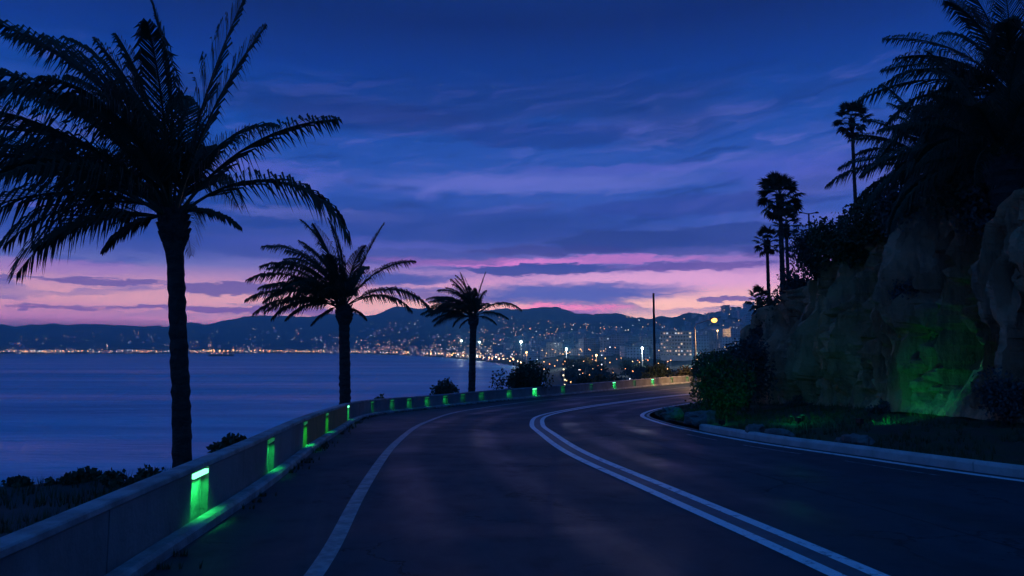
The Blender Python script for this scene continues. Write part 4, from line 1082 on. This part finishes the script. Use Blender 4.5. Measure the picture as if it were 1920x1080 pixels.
# illuminated hall on the far shore
a = at(188, 654, 3700); t_ = thing('lit_hall', 'wide hall lit amber on the far shore', 'building', (a.x, a.y, SEA + 1))
mb = MB(); mb.box((0, 0, 9), (44, 20, 20)); mb.build('wall', m_wallB, t_)
mb = MB(); mb.box((0, 0, 19.6), (47, 22, 1.2)); mb.build('roof', m_roof, t_)
for i in range(5):
    mb = MB(); mb.box((-17 + 8.5 * i, -10.1, 13), (6.5, .3, 7)); mb.build('window', lamp_emit('hall_window', (1, .62, .26), 2.6), t_)
# ship on the bay
a = at(415, 667.5, 2050); t_ = thing('ship', 'dark ship with deck lights anchored on the bay', 'ship', (a.x, a.y, SEA), .1)
mb = MB(); Ls, Bs = 70, 11
sec = [(-.5, .75), (-.42, 1), (.25, 1), (.42, .6), (.5, .05)]; vs = []
for u, w in sec: vs += [(u * Ls, -w * Bs / 2 * .8, -1), (u * Ls, -w * Bs / 2, 5 + 2 * max(0, u)), (u * Ls, w * Bs / 2, 5 + 2 * max(0, u)), (u * Ls, w * Bs / 2 * .8, -1)]
fs = [(i * 4 + k, i * 4 + (k + 1) % 4, i * 4 + 4 + (k + 1) % 4, i * 4 + 4 + k) for i in range(4) for k in range(4)] + [(0, 1, 2, 3), (19, 18, 17, 16)]
mb.add(vs, fs); mb.build('hull', mat('ship_hull', (.05, .04, .05), .6), t_)
mb = MB(); mb.box((-12, 0, 8), (32, 9, 6)); mb.box((-8, 0, 12.4), (14, 8, 3)); mb.build('cabin', m_wallA, t_)
mb = MB(); mb.tube([(8, 0, 5), (8, 0, 17)], .3, 6); mb.build('mast', m_dark, t_)
for x, z in ((-26, 8), (-20, 11), (-12, 8), (-4, 12), (4, 8), (8, 17.2), (20, 7)):
    mb = MB(); mb.ball((x, -4.9, z), .75, 8, 5); mb.build('deck_lamp', e_warm, t_)
# park trees between the bend and the town
m_park = mat('park_leaf', (.03, .045, .025), .8, (.045, .06, .03), .3)
tm = []
for k in range(3):
    mb, cs = leaf_cloud(9, 9, 8, 900, 1.0, 300 + k, 10); cr = mb.mesh('crown', m_park)
    mb = MB(); mb.tube([(0, 0, -2), (0, 0, 3.5)], [.35, .2], 6); [mb.tube([(0, 0, 2.5), c0], [.16, .06], 4, False) for c0, _ in cs[:6]]
    tm.append((cr, mb.mesh('trunk', m_stem)))
tl = ['broad dark tree in the park below the bend', 'rounded dark tree in the park below the bend', 'uneven dark tree in the park below the bend']
for i in range(80):
    px = random.choice((random.uniform(960, 1330), random.gauss(1110, 60), random.gauss(1240, 40))); r_ = random.uniform(170, 640) if px > 1060 else random.uniform(720, 1300)
    a = math.atan((px - 960) / F); x, y = r_ * math.sin(a), r_ * math.cos(a); z = ground(x, y)
    if z < SEA + .3: continue
    if 655 - (z + 9 - HC) / r_ * F < 668: continue
    k = i % 3; t_ = thing('tree', tl[k], 'tree', (x, y, z), random.uniform(0, 6), 'park trees below the bend'); link('crown', tm[k][0], t_); link('trunk', tm[k][1], t_); t_.scale = (random.uniform(.7, 1.1),) * 3

# ------------------------------------------------------------------ evening haze over the bay
mb = MB(); mb.box((0, 0, (HTOP - 30) / 2), (25600, 25600, HTOP + 30))
m_hz = bpy.data.materials.new('evening_haze'); m_hz.use_nodes = True; nt = m_hz.node_tree; nt.nodes.clear()
pv = nt.nodes.new('ShaderNodeVolumePrincipled'); pv.inputs['Color'].default_value = (.34, .92, 1, 1); pv.inputs['Density'].default_value = HAZE; pv.inputs['Anisotropy'].default_value = .2
om = nt.nodes.new('ShaderNodeOutputMaterial'); nt.links.new(pv.outputs[0], om.inputs['Volume'])
tag(mb.build('haze', m_hz), 'thin bluish evening haze over the bay', 'haze', kind='stuff')
